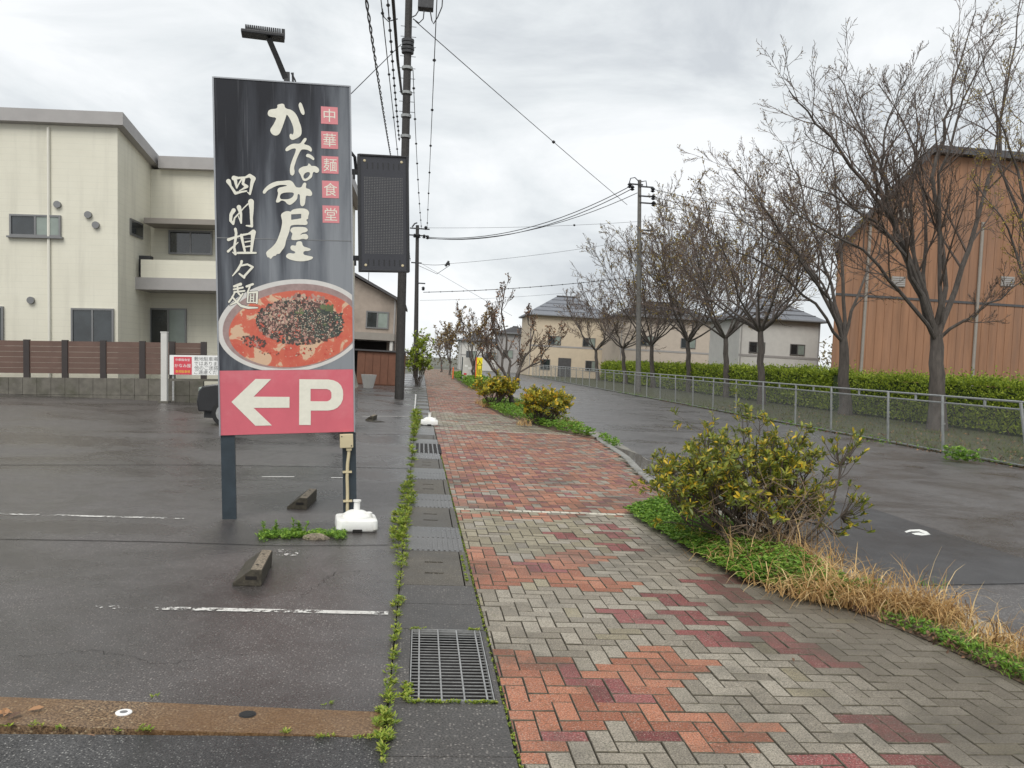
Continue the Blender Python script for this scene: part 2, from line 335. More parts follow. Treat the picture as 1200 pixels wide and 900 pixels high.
def put(name, me, parent=None, bevel=0, kind=None, local=False):
    o = bpy.data.objects.new(name, me); COL.objects.link(o)
    if parent:
        o.parent = parent
        if not local:
            me.transform(WM(parent).inverted())
    if bevel:
        bm = bmesh.new(); bm.from_mesh(me)
        bmesh.ops.remove_doubles(bm, verts=bm.verts, dist=1e-5)
        es = [e_ for e_ in bm.edges if len(e_.link_faces) == 2 and e_.calc_face_angle(0) > R(25)]
        bmesh.ops.bevel(bm, geom=es, offset=bevel, segments=2, affect='EDGES', profile=.6, clamp_overlap=True)
        bm.to_mesh(me); bm.free()
    if kind: o['kind'] = kind
    return o
def WM(o):
    m = o.matrix_basis.copy()
    while o.parent: o = o.parent; m = o.matrix_basis @ m
    return m
def tag(o, label, cat, group=None):
    o['label'] = label; o['category'] = cat
    if group: o['group'] = group
    return o
def thing(name, loc, label, cat, group=None, mat=None):
    o = bpy.data.objects.new(name, None); COL.objects.link(o); o.empty_display_size = .1
    o.matrix_basis = mat if mat else Matrix.Translation(Vector(loc)); tag(o, label, cat, group); return o
def struct(name, mb, mats, **k): return mb.build(name, mats, kind='structure', **k)
def copy_tree(o, parent=None):
    c = o.copy(); COL.objects.link(c); c.parent = parent
    for ch in [x for x in bpy.data.objects if x.parent == o]: copy_tree(ch, c)
    return c
def curve_mesh(polys, name):
    cu = bpy.data.curves.new(name, 'CURVE'); cu.dimensions = '2D'; cu.fill_mode = 'BOTH'
    for p in polys:
        sp = cu.splines.new('POLY'); sp.points.add(len(p)-1); sp.use_cyclic_u = True
        for q, (x, y) in zip(sp.points, p): q.co = (x, y, 0, 1)
    o = bpy.data.objects.new(name, cu); COL.objects.link(o)
    dg = bpy.context.evaluated_depsgraph_get(); me = bpy.data.meshes.new_from_object(o.evaluated_get(dg))
    bpy.data.objects.remove(o); return me
def text_mesh(txt, size, name='lettering', bold=0):
    cu = bpy.data.curves.new(name, 'FONT'); cu.body = txt; cu.size = size; cu.align_x = 'CENTER'; cu.align_y = 'CENTER'; cu.offset = bold
    cu.resolution_u = 3
    o = bpy.data.objects.new(name, cu); COL.objects.link(o)
    dg = bpy.context.evaluated_depsgraph_get(); me = bpy.data.meshes.new_from_object(o.evaluated_get(dg))
    bpy.data.objects.remove(o); return me
def smooth_poly(p, it=2):                # Chaikin rounding of a traced outline
    for _ in range(it):
        q = []
        for i in range(len(p)):
            a, b = p[i], p[(i+1) % len(p)]; q += [(a[0]*.75+b[0]*.25, a[1]*.75+b[1]*.25), (a[0]*.25+b[0]*.75, a[1]*.25+b[1]*.75)]
        p = q
    return p
def rv(a=1.): return Vector((rnd.uniform(-a, a), rnd.uniform(-a, a), rnd.uniform(-a, a)))
# ------------------------------------------------------------------ the ground
RZ = -.06                                   # road level below the footway
def sheet(poly, z): return MB().add([(x, y, z) for x, y in poly], [tuple(range(len(poly)))])
def slab(name, poly, z, m):                 # closed thick sheet
    if sum(a[0]*b[1]-b[0]*a[1] for a, b in zip(poly, poly[1:]+poly[:1])) < 0: poly = poly[::-1]
    return struct(name, MB().prism(poly, z-.05, z), m)
struct('ground', sheet([(-900, -60), (900, -60), (900, 1800), (-900, 1800)], -.16), MT['ground'])
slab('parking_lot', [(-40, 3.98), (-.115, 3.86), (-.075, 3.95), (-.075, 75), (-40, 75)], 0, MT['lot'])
slab('lot_apron', [(-40, -6), (-.06, -6), (-.06, 3.6), (-.1, 3.61), (-40, 3.72)], -.004, MT['lot_near'])
c_ = [(-40, 3.72)]
st = [(-40, 3.725), (-1.8, 3.70), (-.9, 3.64), (-.2, 3.605), (-.115, 3.63), (-.082, 3.70), (-.082, 3.80), (-.12, 3.852), (-.5, 3.88), (-1.1, 3.93), (-1.8, 3.975), (-40, 3.98)]
slab('concrete_strip', st, .002, MT['rust'])
kx = [(-8, 3.68), (4.3, 3.66), (7.5, 3.5), (9.5, 3.34), (11.2, 3.26), (13, 3.42), (15.2, 3.72), (19.5, 3.98), (26, 4.05), (45, 4.3), (75, 4.7), (110, 5.2)]
def kerb_x(y):
    for (a, b), (c, d) in zip(kx, kx[1:]):
        if y <= c: return b+(d-b)*(y-a)/(c-a)
    return kx[-1][1]
ys = [-6+i*1.0 for i in range(117)]
road_poly = [(kerb_x(y)+.12, y) for y in ys]+[(12.72, 110), (12.72, -6)]
slab('road', road_poly, RZ, MT['road'])
far_road = [(-30, 110.01), (60, 110.01), (60, 116), (-30, 116)]
slab('cross_road', far_road, RZ, MT['road'])
slab('verge', [(12.72, -6), (34, -6), (34, 109), (12.72, 109)], RZ+.02, MT['verge'])
pt = [G(1010, 597, RZ), G(1100, 625, RZ), G(1200, 661, RZ), G(1290, 700, RZ), G(1200, 693, RZ), G(1100, 692, RZ), G(1000, 686, RZ)]
slab('road_patch', [(4.2, 13.2), (4.5, 12.9), (5.95, 10.5), (5.98, 7.7), (6.0, 6.9), (4.3, 6.63), (3.85, 6.6), (3.85, 11.0)], RZ+.0085, MT['road_patch'])
# painted mark on the road: a broken arrow tip
mk = lambda pts: [tuple(G(u, v, RZ)[:2]) for u, v in pts]
MB().add([(x, y, RZ+.0125) for x, y in mk([(1060, 624), (1066, 622), (1078, 621.5), (1086, 624), (1090, 627.5), (1084, 627), (1077, 624), (1068, 624), (1062, 625.5)])], [tuple(range(9))]).add(
    [(x, y, RZ+.0125) for x, y in mk([(1068, 626), (1077, 625.2), (1084, 627), (1091, 628), (1080, 628.8), (1072, 628)])], [tuple(range(6))]).build('road_marking', MT['white_line'], kind='structure')
# worn parking bay lines: strips of paint that has flaked off in places
def wornpaint(name, stops):
    m, t, b, N, L = NT(name); P = N('ShaderNodeNewGeometry').outputs['Position']; sx = N('ShaderNodeSeparateXYZ'); L(P, sx.inputs[0])
    n = noise(N, L, P, 26, 6, .75); n2 = noise(N, L, P, 5, 3, .6); th = ramp(N, [((x+5)/6, (c, c, c)) for x, c in stops])
    L(mapr(N, L, sx.outputs[0], -5, 1, 0, 1), th.inputs[0])
    a = N('ShaderNodeMath', operation='MULTIPLY_ADD'); L(n2.outputs[0], a.inputs[0]); a.inputs[1].default_value = .8; L(n.outputs[0], a.inputs[2])
    d = N('ShaderNodeMath', operation='SUBTRACT'); L(a.outputs[0], d.inputs[0]); L(th.outputs[0], d.inputs[1])
    al = mapr(N, L, d.outputs[0], -.02, .03, 0, 1); L(al, b.inputs['Alpha'])
    r = ramp(N, [(.35, (.42, .40, .37)), (.65, (.72, .71, .67))]); L(n.outputs[0], r.inputs[0]); L(r.outputs[0], b.inputs['Base Color']); b.inputs['Roughness'].default_value = .6; return m
def strip(x0, x1, y0, y1, wd, mat_):
    mb = MB(); n = max(2, int((x1-x0)/.02))
    for k in range(n):
        xa, xb = x0+(x1-x0)*k/n, x0+(x1-x0)*(k+1)/n; ya = y0+(y1-y0)*k/n
        mb.add([(xa, ya-wd/2, .004), (xb, ya-wd/2, .004), (xb, ya+wd/2, .004), (xa, ya+wd/2, .004)], [(0, 1, 2, 3)])
    return mb.build('bay_line', mat_, kind='structure')
wp1 = wornpaint('flaked bay paint', [(-2.0, 1.5), (-1.9, 1.02), (-1.5, 1.04), (-1.35, .94), (-1.1, .86), (-.7, .86), (-.1, .80)])
strip(-1.95, -.125, 5.335, 5.337, .064, wp1)
wp2 = wornpaint('patchy bay paint', [(-4.9, .96), (-3.4, .93), (-2.8, .84), (-2.1, .97)])
strip(-4.9, -2.05, 7.99, 8.11, .06, wp2)
wp3 = wornpaint('sound bay paint', [(-4, .55), (0, .6)])
for u0, u1, v, wd in ((307, 345, 559, .06), (388, 402, 560, .06), (425, 479, 488, .09)):
    a = G(u0, v); b = G(u1, v); strip(a.x, b.x, a.y, b.y, wd, wp3)
wp4 = wornpaint('pale speckled spot', [(-5, .98), (1, .98)]); g = G(337, 648); strip(g.x-.085, g.x+.085, g.y, g.y, .22, wp4)  # one pale speckled spot, drawn with the bay line code
# saw cut seams across the parking lot
sm = MB()
def seam(pts, wd):
    ps = [G(u, v) for u, v in pts]
    for i in range(len(ps)-1):
        a, b = ps[i], ps[i+1]; n = 10; pr = None
        for k in range(n+1):
            q = a.lerp(b, k/n); q = q+Vector((0, rnd.uniform(-.006, .006), 0)); q.z = .0035
            if pr is not None: sm.add([pr+Vector((0, -wd/2, 0)), q+Vector((0, -wd/2, 0)), q+Vector((0, wd/2, 0)), pr+Vector((0, wd/2, 0))], [(0, 1, 2, 3)])
            pr = q
seam([(0, 632), (180, 635), (330, 640), (455, 639)], .014); seam([(0, 545), (240, 545), (478, 549)], .022)
seam([(425, 509), (480, 509)], .02)
def crack(pts, wd):
    ps = [G(u, v) for u, v in pts]; P_ = []
    for a, b in zip(ps, ps[1:]):
        for k in range(14): q = a.lerp(b, k/14); P_.append(q+Vector((rnd.gauss(0, .012), rnd.gauss(0, .012), 0)))
    for a, b in zip(P_, P_[1:]):
        n_ = (b-a).normalized(); n_ = Vector((-n_.y, n_.x, 0))*wd*rnd.uniform(.3, 1); sm.add([(p.x, p.y, .0032) for p in (a-n_, b-n_, b+n_, a+n_)], [(0, 1, 2, 3)])
crack([(352, 700), (392, 672), (440, 668)], .0022); crack([(20, 770), (110, 762), (190, 778), (300, 765)], .0016)
sm.build('pavement_seams', MT['void'], kind='structure')
# ------------------------------------------------------------------ brick footway
def fwx(y): return kerb_x(y)
side = slab('footway', [(.455, -6)]+[(fwx(y), y) for y in ys]+[(.30, 110), (.30, 30), (.455, 3)], -.026, MT['bed'])
p_, X0, Y0 = .1042, .39, .03
def pxp(pts): return [tuple(G(u, v)[:2]) for u, v in pts]
Z1 = lambda pts: pxp([(540+x/4.615, 580+y/4.615) for x, y in pts])
ORANGE = [pxp([(570, 757), (600, 757), (622, 770), (668, 772), (693, 788), (712, 775), (745, 757), (785, 757), (800, 770), (845, 775), (822, 785), (800, 800), (790, 812), (805, 828), (840, 835), (870, 843), (922, 843), (922, 856), (905, 868), (890, 883), (838, 882), (800, 882), (795, 870), (742, 870), (735, 846), (708, 846), (687, 860), (664, 873), (664, 890), (560, 890)]),
          Z1([(-30, 285), (160, 285), (180, 330), (310, 350), (430, 345), (500, 305), (550, 290), (680, 290), (700, 320), (825, 325), (730, 355), (700, 365), (620, 385), (650, 440), (780, 440), (960, 470), (910, 500), (850, 520), (650, 520), (600, 500), (470, 490), (440, 455), (385, 455), (300, 500), (240, 515), (-30, 520)]),
          Z1([(-30, 100), (620, 104), (560, 140), (440, 140), (260, 130), (210, 110), (100, 130), (-30, 135)])]
REDV = [(702.7, 814.4), (622, 663), (651, 626), (691, 616), (707, 627), (711, 638.5), (727, 724), (778.7, 704), (800, 724), (824, 750), (824, 684), (847, 701), (871, 683), (874.7, 724), (902.7, 748), (932, 773), (1033, 856), (975, 899), (1080, 899)]
def inside(x, y, poly):
    c = False
    for (x1, y1), (x2, y2) in zip(poly, poly[1:]+poly[:1]):
        if (y1 > y) != (y2 > y) and x < (x2-x1)*(y-y1)/(y2-y1)+x1: c = not c
    return c
redset = set()
for u, v in REDV:
    g = G(u, v); i = int(math.floor((g.x-X0)/p_)); best = None
    for di in (-1, 0, 1):
        for j in range(int((g.y-Y0)/p_)-3, int((g.y-Y0)/p_)+3):
            if (i+di-j) % 4 == 3:
                cx, cy = X0+(i+di+.5)*p_, Y0+(j+1)*p_; d = math.hypot(cx-g.x, cy-g.y)
                if best is None or d < best[0]: best = (d, i+di, j)
    _, i, j = best
    redset |= {('v', i, j), ('v', i+1, j+1), ('h', i-1, j+2), ('h', i+1, j)}
WROWS = [(9.09, 'w'), (19.2, 'w'), (21.3, 'w'), (25.0, 'w'), (43, 'w')]
def colour(kind, i, j, x, y):
    h = random.Random(i*7919+j*104729+(1 if kind == 'v' else 0)).random()
    if y < 9.08:
        if (kind, i, j) in redset: return 'r'
        if any(inside(x, y, q) for q in ORANGE): return 'r' if h < .03 else 'o'
        if 7.0 < y and x < 1.75: return 'y' if h < .8 else 'g'
        return 'g' if h < .93 else 'y'
    if y < 19.2: return 'g' if h < .2 else ('r' if h < .44 else 'o')
    if y < 25: return ('o' if h < .3 else 'g') if 22.2 > y > 21.5 else ('y' if h < .5 else ('g' if h < .9 else 'r'))
    if y < 43: return 'g' if h < .25 else ('r' if h < .5 else 'o')
    return 'g' if h < .5 else 'o'
def chamfer_box(x0, x1, y0, y1, z, t=.05, c=.003):
    vs = [(x0, y0, z-t), (x1, y0, z-t), (x1, y1, z-t), (x0, y1, z-t), (x0, y0, z-c), (x1, y0, z-c), (x1, y1, z-c), (x0, y1, z-c),
          (x0+c, y0+c, z), (x1-c, y0+c, z), (x1-c, y1-c, z), (x0+c, y1-c, z)]
    fs = [(0, 1, 5, 4), (1, 2, 6, 5), (2, 3, 7, 6), (3, 0, 4, 7), (4, 5, 9, 8), (5, 6, 10, 9), (6, 7, 11, 10), (7, 4, 8, 11), (8, 9, 10, 11)]
    return vs, fs
SIDE = [1]*8+[0]
bricks = []
gap = .0046
def gut_x(y): return .474+(.315-.474)*min(1, max(0, (y-3.4)/22.6))
for j in range(0, 1060):
    y = Y0+j*p_
    for i in range(-3, 46):
        k = (i-j) % 4
        if k == 0: q = ('h', X0+i*p_, X0+(i+2)*p_, y, y+p_)
        elif k == 3: q = ('v', X0+i*p_, X0+(i+1)*p_, y, y+2*p_)
        else: continue
        kd, x0, x1, y0, y1 = q; cy = (y0+y1)/2; cx = (x0+x1)/2; lim = gut_x(cy)+.008
        if cy < 1.5 or cx > fwx(cy)-.06 or x1 < lim+.008: continue
        if cx > 2.9 and cy < 2.5: continue
        # the pale cross rows cut the bond
        skip = False
        for wy, _ in WROWS:
            if y0 < wy+p_ and y1 > wy:
                if cy < wy and y0 < wy-.03: y1 = wy
                elif cy > wy+p_ and y1 > wy+p_+.03: y0 = wy+p_
                elif y0 < wy-.03: y1 = wy
                elif y1 > wy+p_+.03: y0 = wy+p_
                else: skip = True
        if skip: continue
        x0c = max(x0, lim); bricks.append((kd, i, j, x0c, x1, y0, y1, colour(kd, i, j, cx, cy)))
for wy, cc in WROWS:
    i = 0; x = gut_x(wy)+.008
    while x < fwx(wy)-.1:
        bricks.append(('w', i, 0, x, x+p_, wy, wy+p_, cc)); x += p_; i += 1
# the 300 that show largest are objects of their own
def in_view(b):
    x, y = (b[3]+b[4])/2, (b[5]+b[6])/2
    c = M3.transposed() @ Vector((x, y, -CH)); u, v = 600+F*c.x/c.z, 450+F*c.y/c.z
    if not (-20 < u < 1220 and v < 915): return None
    return (x*x+y*y)
def bed_edge(y):                       # left edge of the near planting bed
    e = [(2, 3.6), (4.33, 3.36), (5.0, 3.26), (5.75, 3.05), (6.3, 2.62), (7.4, 2.5), (9.2, 2.4), (9.45, 2.6), (9.9, 3.2)]
    for (a, b), (c, d) in zip(e, e[1:]):
        if y <= c: return b+(d-b)*(y-a)/(c-a)
    return 9
vis = sorted([(in_view(b), n) for n, b in enumerate(bricks) if in_view(b) is not None and not (b[3] > bed_edge((b[5]+b[6])/2) and b[5] < 9.9)])
single = set(n for _, n in vis[:298])
mesh_cache = {}
rest = MB(); order = ['g', 'o', 'r', 'w', 'y']
for n, (kd, i, j, x0, x1, y0, y1, cc) in enumerate(bricks):
    r_ = random.Random(n); dz = r_.uniform(-.003, .0022)
    if n in single:
        lx, ly = x1-x0-gap, y1-y0-gap; key = (round(lx, 3), round(ly, 3), cc)
        if key not in mesh_cache:
            mb = MB(); mb.add(*chamfer_box(-lx/2, lx/2, -ly/2, ly/2, 0)); mb.m = SIDE[:]; mesh_cache[key] = mb.mesh('brick', [BR[cc], MT['joint']])
        o = bpy.data.objects.new('brick', mesh_cache[key]); COL.objects.link(o); o.parent = side
        o.location = ((x0+x1)/2, (y0+y1)/2, dz); o.rotation_euler = (r_.gauss(0, .009), r_.gauss(0, .009), r_.gauss(0, .006))
    else:
        g_ = gap if y0 < 9 else gap*.6; vs, fs = chamfer_box(x0+g_/2, x1-g_/2, y0+g_/2, y1-g_/2, dz)
        rest.add(vs, fs, order.index(cc)); rest.m[-9:-1] = [5]*8
rest.build('brick', [BR[k] for k in order]+[MT['joint']], side, kind='stuff')
# ------------------------------------------------------------------ gutter with its covers
gut = slab('gutter', [(-.085, -6), (.47, -6), (.47, 3.4), (.30, 30), (.30, 75), (-.085, 75)], -.12, MT['void'])
GX0, GX1 = -.068, .462
def cover(name, y0, y1, kind_, m):
    mb = MB(); x0, x1 = GX0, gut_x((y0+y1)/2)-.006; z = .0
    if kind_ == 'slot':
        ys_ = [y0+(y1-y0)*t for t in (0, .3, .34, .62, .66, 1)]; xa, xb = x0+(x1-x0)*.34, x0+(x1-x0)*.62
        mb.bbox((x0, y0, -.025), (xa, y1, z)); mb.bbox((xb, y0, -.025), (x1-.06, y1, z)); mb.bbox((x1-.05, y0-.004, -.025), (x1, y1+.004, z+.002))
        for a, b in ((0, 1), (2, 3), (4, 5)): mb.bbox((xa, ys_[a], -.025), (xb, ys_[b], z))
    else:
        mb.bbox((x0, y0, -.025), (x1, y1, z))
        if kind_ == 'rib':
            n = 11
            for k in range(n):
                xx = x0+.03+(x1-x0-.06)*k/(n-1)
                for h in ((y0+.02, (y0+y1)/2-.012), ((y0+y1)/2+.012, y1-.02)): mb.bbox((xx-.009, h[0], z-.002), (xx+.009, h[1], z+.006))
    return mb.build(name, m, gut, bevel=0)
yb = [3.40, 4.0]
def gy(v): return G(480, v).y
cover('cover_slab', 2.1, 3.42, 'flat', MT['gutter']); cover('cover_slab', 3.426, 3.955, 'flat', MT['gutter'])
for k in range(6):                         # a slotted cover further along
    x_ = GX0+.05+k*.078; MB().bbox((x_, gy(530), .0005), (x_+.05, gy(519.5), .0082)).build('drain_slot', MT['void'], gut)
# frame round the grate
gm = MB(); gm.bbox((GX0, 3.961, -.025), (.02, 5.04, 0)); gm.bbox((.435, 3.961, -.025), (.462, 5.04, .0)); gm.build('grate_frame', MT['gutter'], gut)
seq = [(5.046, gy(707), 'rib0'), (gy(707), gy(685), 'rib0'), (gy(685), gy(645), 'slot'), (gy(645), gy(616.5), 'rib'), (gy(616.5), gy(594), 'slot'), (gy(594), gy(578), 'rib'), (gy(578), gy(561), 'slot'), (gy(561), gy(548), 'rib'), (gy(548), gy(537), 'slot'), (gy(537), gy(514), 'rib'), (gy(514), gy(509), 'slot'), (gy(509), gy(497), 'rib')]
for a, b, k in seq:
    cover('cover_slab', a+.004, b-.004, 'flat' if k == 'rib0' else k, {'rib0': MT['gutter'], 'slot': MT['slab2'], 'rib': MT['rib']}[k])
y = gy(497); i = 0
while y < 74:
    L_ = .9 if i % 2 else 1.2
    cover('cover_slab', y+.006, y+L_-.006, ('rib', 'slot', 'rib', 'flat')[i % 4], (MT['rib'], MT['slab2'])[i % 2]); y += L_; i += 1
gt = thing('drain_grate', (.22, 4.5, 0), 'rectangular steel drain grate set in the concrete gutter', 'drain grate')
fm = MB(); X_, X2, A_, B_ = .024, .43, 3.975, 5.03
for a, b in (((X_, A_), (X_+.006, B_)), ((X2-.006, A_), (X2, B_)), ((X_, A_), (X2, A_+.006)), ((X_, B_-.006), (X2, B_))): fm.bbox((a[0], a[1], -.028), (b[0], b[1], .006))
fm.build('edge_frame', MT['steel'], gt)
nb = 24
gb = MB(); gb.bbox((-.025, 0, -.02), (-.02, .001, .0)); 
bar = MB(); bar.bbox((-(X2-X_)/2+.007, -.0026, -.004), ((X2-X_)/2-.007, .0026, .0)); bme = bar.mesh('bearing_bar', MT['steel'])
for k in range(nb):
    o = bpy.data.objects.new('bearing_bar', bme); COL.objects.link(o); o.parent = gt
    o.location = ((X_+X2)/2-.22, A_+.006+(B_-A_-.012)*(k+.5)/nb-4.5, .002)
cb = MB(); cb.bbox((-.004, A_-4.5+.008, 0.0), (.004, B_-4.5-.008, .0065)); cme = cb.mesh('cross_bar', MT['steel'])
for k in range(4):
    o = bpy.data.objects.new('cross_bar', cme); COL.objects.link(o); o.parent = gt; o.location = (X_+.045+(X2-X_-.08)*k/3.-.22, 0, 0)
# ------------------------------------------------------------------ kerb stones
kb = struct('kerb', MB().prism([(kerb_x(y), y) for y in ys]+[(kerb_x(y)+.13, y) for y in reversed(ys)], -.2, -.03), MT['kerb'])
y = 3.0
while y < 70:
    a, b = Vector((kerb_x(y), y, 0)), Vector((kerb_x(y+.595), y+.595, 0)); d = (b-a).normalized(); n = Vector((d.y, -d.x, 0)); mb = MB()
    vs = [a, b, b+n*.135, a+n*.135]; top = .004
    mb.add([v_+Vector((0, 0, -.12)) for v_ in vs]+[v_+Vector((0, 0, top-.012)) for v_ in vs]+[a+n*.012+Vector((0, 0, top)), b+n*.012+Vector((0, 0, top)), b+n*.12+Vector((0, 0, top)), a+n*.12+Vector((0, 0, top))],
           [(0, 1, 5, 4), (1, 2, 6, 5), (2, 3, 7, 6), (3, 0, 4, 7), (4, 5, 9, 8), (5, 6, 10, 9), (6, 7, 11, 10), (7, 4, 8, 11), (8, 9, 10, 11)])
    mb.build('kerb_stone', MT['kerb'], kb); y += .602
# concrete channel strip and standing water along the kerb
m, t, b, N, L = NT('puddle water'); b.inputs['Base Color'].default_value = (.17, .162, .145, 1); b.inputs['Roughness'].default_value = .03; b.inputs['Specular IOR Level'].default_value = .9
nn = noise(N, L, coords(N, L), 9, 3); bp = N('ShaderNodeBump'); bp.inputs['Strength'].default_value = .15; bp.inputs['Distance'].default_value = .002; L(nn.outputs[0], bp.inputs['Height']); L(bp.outputs[0], b.inputs['Normal']); MT['water'] = m
chn = [(kerb_x(y)+.13, y) for y in ys if y < 60]+[(kerb_x(y)+.5, y) for y in reversed(ys) if y < 60]
slab('road_channel', chn, RZ+.004, pm('channel concrete', (.24, .225, .19), .6, .25, 7, dirt=(.08, .075, .06), dscale=2, bump=.3))
r_ = random.Random(5)
pud = [(kerb_x(y)+.135, y) for y in [10.6, 11.5, 12.5, 13.5, 14.5, 15.5, 16.6, 17.3]]+[(kerb_x(y)+w_, y) for y, w_ in [(17.3, .25), (16.6, .42), (16.0, .5), (15.2, .45), (14.6, .62), (13.8, .58), (13.2, .76), (12.4, .70), (11.7, .82), (10.6, .7)]]
slab('puddle', pud, RZ+.010, MT['water'])
# a film of water lying on the parking lot
def blob(cx, cy, rx, ry, seed, z):
    r_ = random.Random(seed); n = 22
    return [(cx+rx*math.cos(2*math.pi*i/n)*r_.uniform(.7, 1.1), cy+ry*math.sin(2*math.pi*i/n)*r_.uniform(.7, 1.1)) for i in range(n)]
pw = MB()
for (u, v), rx, ry, s_ in [((440, 494), .25, .28, 9)]:
    g = G(u, v); pw.add([(x, y, .006) for x, y in blob(g.x, g.y, rx, ry, s_, 0)], [tuple(range(22))])
pw.build('shallow_puddles', MT['water'], kind='structure')
# planting beds
def bed(name, left, y0, y1):
    n = 40; mb = MB(); rows = []
    for k in range(n+1):
        y = y0+(y1-y0)*k/n; xa, xb = left(y), kerb_x(y)+.005
        rows.append([(xa+(xb-xa)*t, y, .006+.055*math.sin(math.pi*min(1, t*1.1))*rnd.uniform(.6, 1.2)*(1 if t < .95 else .3)) for t in (0, .15, .35, .55, .75, .92, 1)])
    for k in range(n):
        for q in range(6): mb.add([rows[k][q], rows[k][q+1], rows[k+1][q+1], rows[k+1][q]], [(0, 1, 2, 3)])
    return mb.build(name, MT['soil'], kind='structure', smooth=True)
bed('planting_bed', bed_edge, 2.0, 9.85)
def bed2(y):
    e = [(18.3, 3.9), (19.2, 3.55), (20.2, 3.2), (22.5, 2.85), (24.5, 2.45), (27, 2.35), (30.5, 2.2), (32, 2.6), (33, 4.0)]
    for (a, b), (c, d) in zip(e, e[1:]):
        if y <= c: return b+(d-b)*(y-a)/(c-a)
    return 4
bed('planting_bed', bed2, 18.4, 32.9)
bed('planting_bed', lambda y: 2.5 if y > 46 else 3.4, 44, 75)
# ------------------------------------------------------------------ the big shop sign
SO = G(268, 609); SR = Vector((.990, .139, 0)).normalized()
SRH = SR.copy()
def splane(l):
    up = Vector((0, 0, 1))*math.cos(l)-SRH*math.sin(l); r = SRH*math.cos(l)+Vector((0, 0, 1))*math.sin(l); n = r.cross(up).normalized()
    def f(u, v):
        d = ray(u, v); C = Vector((0, 0, CH)); t = (SO-C).dot(n)/d.dot(n); p = C+d*t-SO; return p.dot(r), p.dot(up)
    return up, r, n, f
best = None
for k in range(-20, 100):
    up_, r_a, n_, f_ = splane(R(k*.1))
    e_ = abs(f_(249, 94)[0]-f_(257, 511)[0])
    if best is None or e_ < best[0]: best = (e_, up_, n_, f_, k*.1, r_a)
SU, SN, SP, SR = best[1], best[2], best[3], best[5]
LEAN = best[4]
c4 = [SP(249, 94), SP(409, 97), SP(418, 506), SP(257, 511)]
SX0, SX1 = (c4[0][0]+c4[3][0])/2, (c4[1][0]+c4[2][0])/2; SZ1, SZ0 = (c4[0][1]+c4[1][1])/2, (c4[2][1]+c4[3][1])/2
SM = Matrix(((SR.x, SU.x, SN.x, SO.x), (SR.y, SU.y, SN.y, SO.y), (SR.z, SU.z, SN.z, SO.z), (0, 0, 0, 1)))   # local x right, y up, z towards the viewer
LO = Vector((SX0, 0, 0))
def homog():                                   # photograph -> board, exact at the four corners
    import numpy as np
    src = [(249, 94), (409, 97), (418, 506), (257, 511)]; dst = [(SX0, SZ1), (SX1, SZ1), (SX1, SZ0), (SX0, SZ0)]; A = []; B = []
    for (x, y), (X, Y) in zip(src, dst):
        A += [[x, y, 1, 0, 0, 0, -X*x, -X*y], [0, 0, 0, x, y, 1, -Y*x, -Y*y]]; B += [X, Y]
    h = np.linalg.solve(np.array(A), np.array(B)); return lambda u, v: ((h[0]*u+h[1]*v+h[2])/(h[6]*u+h[7]*v+1), (h[3]*u+h[4]*v+h[5])/(h[6]*u+h[7]*v+1))
SB = homog()
sign = thing('shop_sign', SO, 'tall dark noodle shop sign board on two slate posts with red parking panel', 'shop sign', mat=SM)
DEP = .13
# cabinet
cabm = pm('grey sheet metal', (.16, .17, .19), .45, .12, 3, .3, 0)
cb_ = MB().bbox((SX0, SZ0, -DEP), (SX1, SZ1, -.004)).build('cabinet', cabm, sign, local=True, bevel=.004)
# weathered printed faces; fade and sheen are both painted into the gradient
m, t, b, N, L = NT('weathered black print with sheen')
tcx = N('ShaderNodeTexCoord'); mpx = N('ShaderNodeMapping'); mpx.inputs['Scale'].default_value = (3.2, .35, 1); L(tcx.outputs['Object'], mpx.inputs[0])
na = noise(N, L, mpx.outputs[0], 1.7, 5, .55, .2)
mpy = N('ShaderNodeMapping'); mpy.inputs['Scale'].default_value = (26, .55, 1); L(tcx.outputs['Object'], mpy.inputs[0]); ns = noise(N, L, mpy.outputs[0], 1.2, 4, .6)
sx_ = N('ShaderNodeSeparateXYZ'); L(tcx.outputs['Object'], sx_.inputs[0])
gx = mapr(N, L, sx_.outputs[0], SX0, SX1, -.13, .28); gz = mapr(N, L, sx_.outputs[1], SZ1, SZ1-1.7, -.16, .19)
a1 = N('ShaderNodeMath', operation='ADD'); L(gx, a1.inputs[0]); L(gz, a1.inputs[1]); a2 = N('ShaderNodeMath', operation='ADD'); L(a1.outputs[0], a2.inputs[0]); L(na.outputs[0], a2.inputs[1])
r1 = ramp(N, [(.34, (.013, .014, .019)), (.54, (.045, .049, .060)), (.72, (.135, .147, .166)), (.95, (.24, .255, .275))]); L(a2.outputs[0], r1.inputs[0])
cc_ = mixc(N, L, r1.outputs[0], (.42, .43, .46), mapr(N, L, ns.outputs[0], .58, .88, 0, .32))
L(cc_, b.inputs['Base Color']); b.inputs['Roughness'].default_value = .5; b.inputs['Specular IOR Level'].default_value = .3
MT['print'] = m
ZR = SB(335, 432)[1]; ZJ = SB(330, 278)[1]
MB().bbox((SX0+.012, ZJ+.002, -.004), (SX1-.012, SZ1-.008, 0)).build('upper_panel', MT['print'], sign, local=True)
lower = MB().bbox((SX0+.012, ZR, -.004), (SX1-.012, ZJ-.002, 0)).build('middle_panel', MT['print'], sign, local=True)
redp = MB().bbox((SX0+.012, SZ0+.004, -.004), (SX1-.012, ZR-.001, .0004)).build('parking_panel', MT['redv'], sign, local=True)
jm = MB(); jm.bbox((SX0+.01, ZJ-.0035, -.004), (SX1-.01, ZJ+.0035, .002)); jm.build('joint_strip', MT['alu'], sign, local=True)
em = MB()
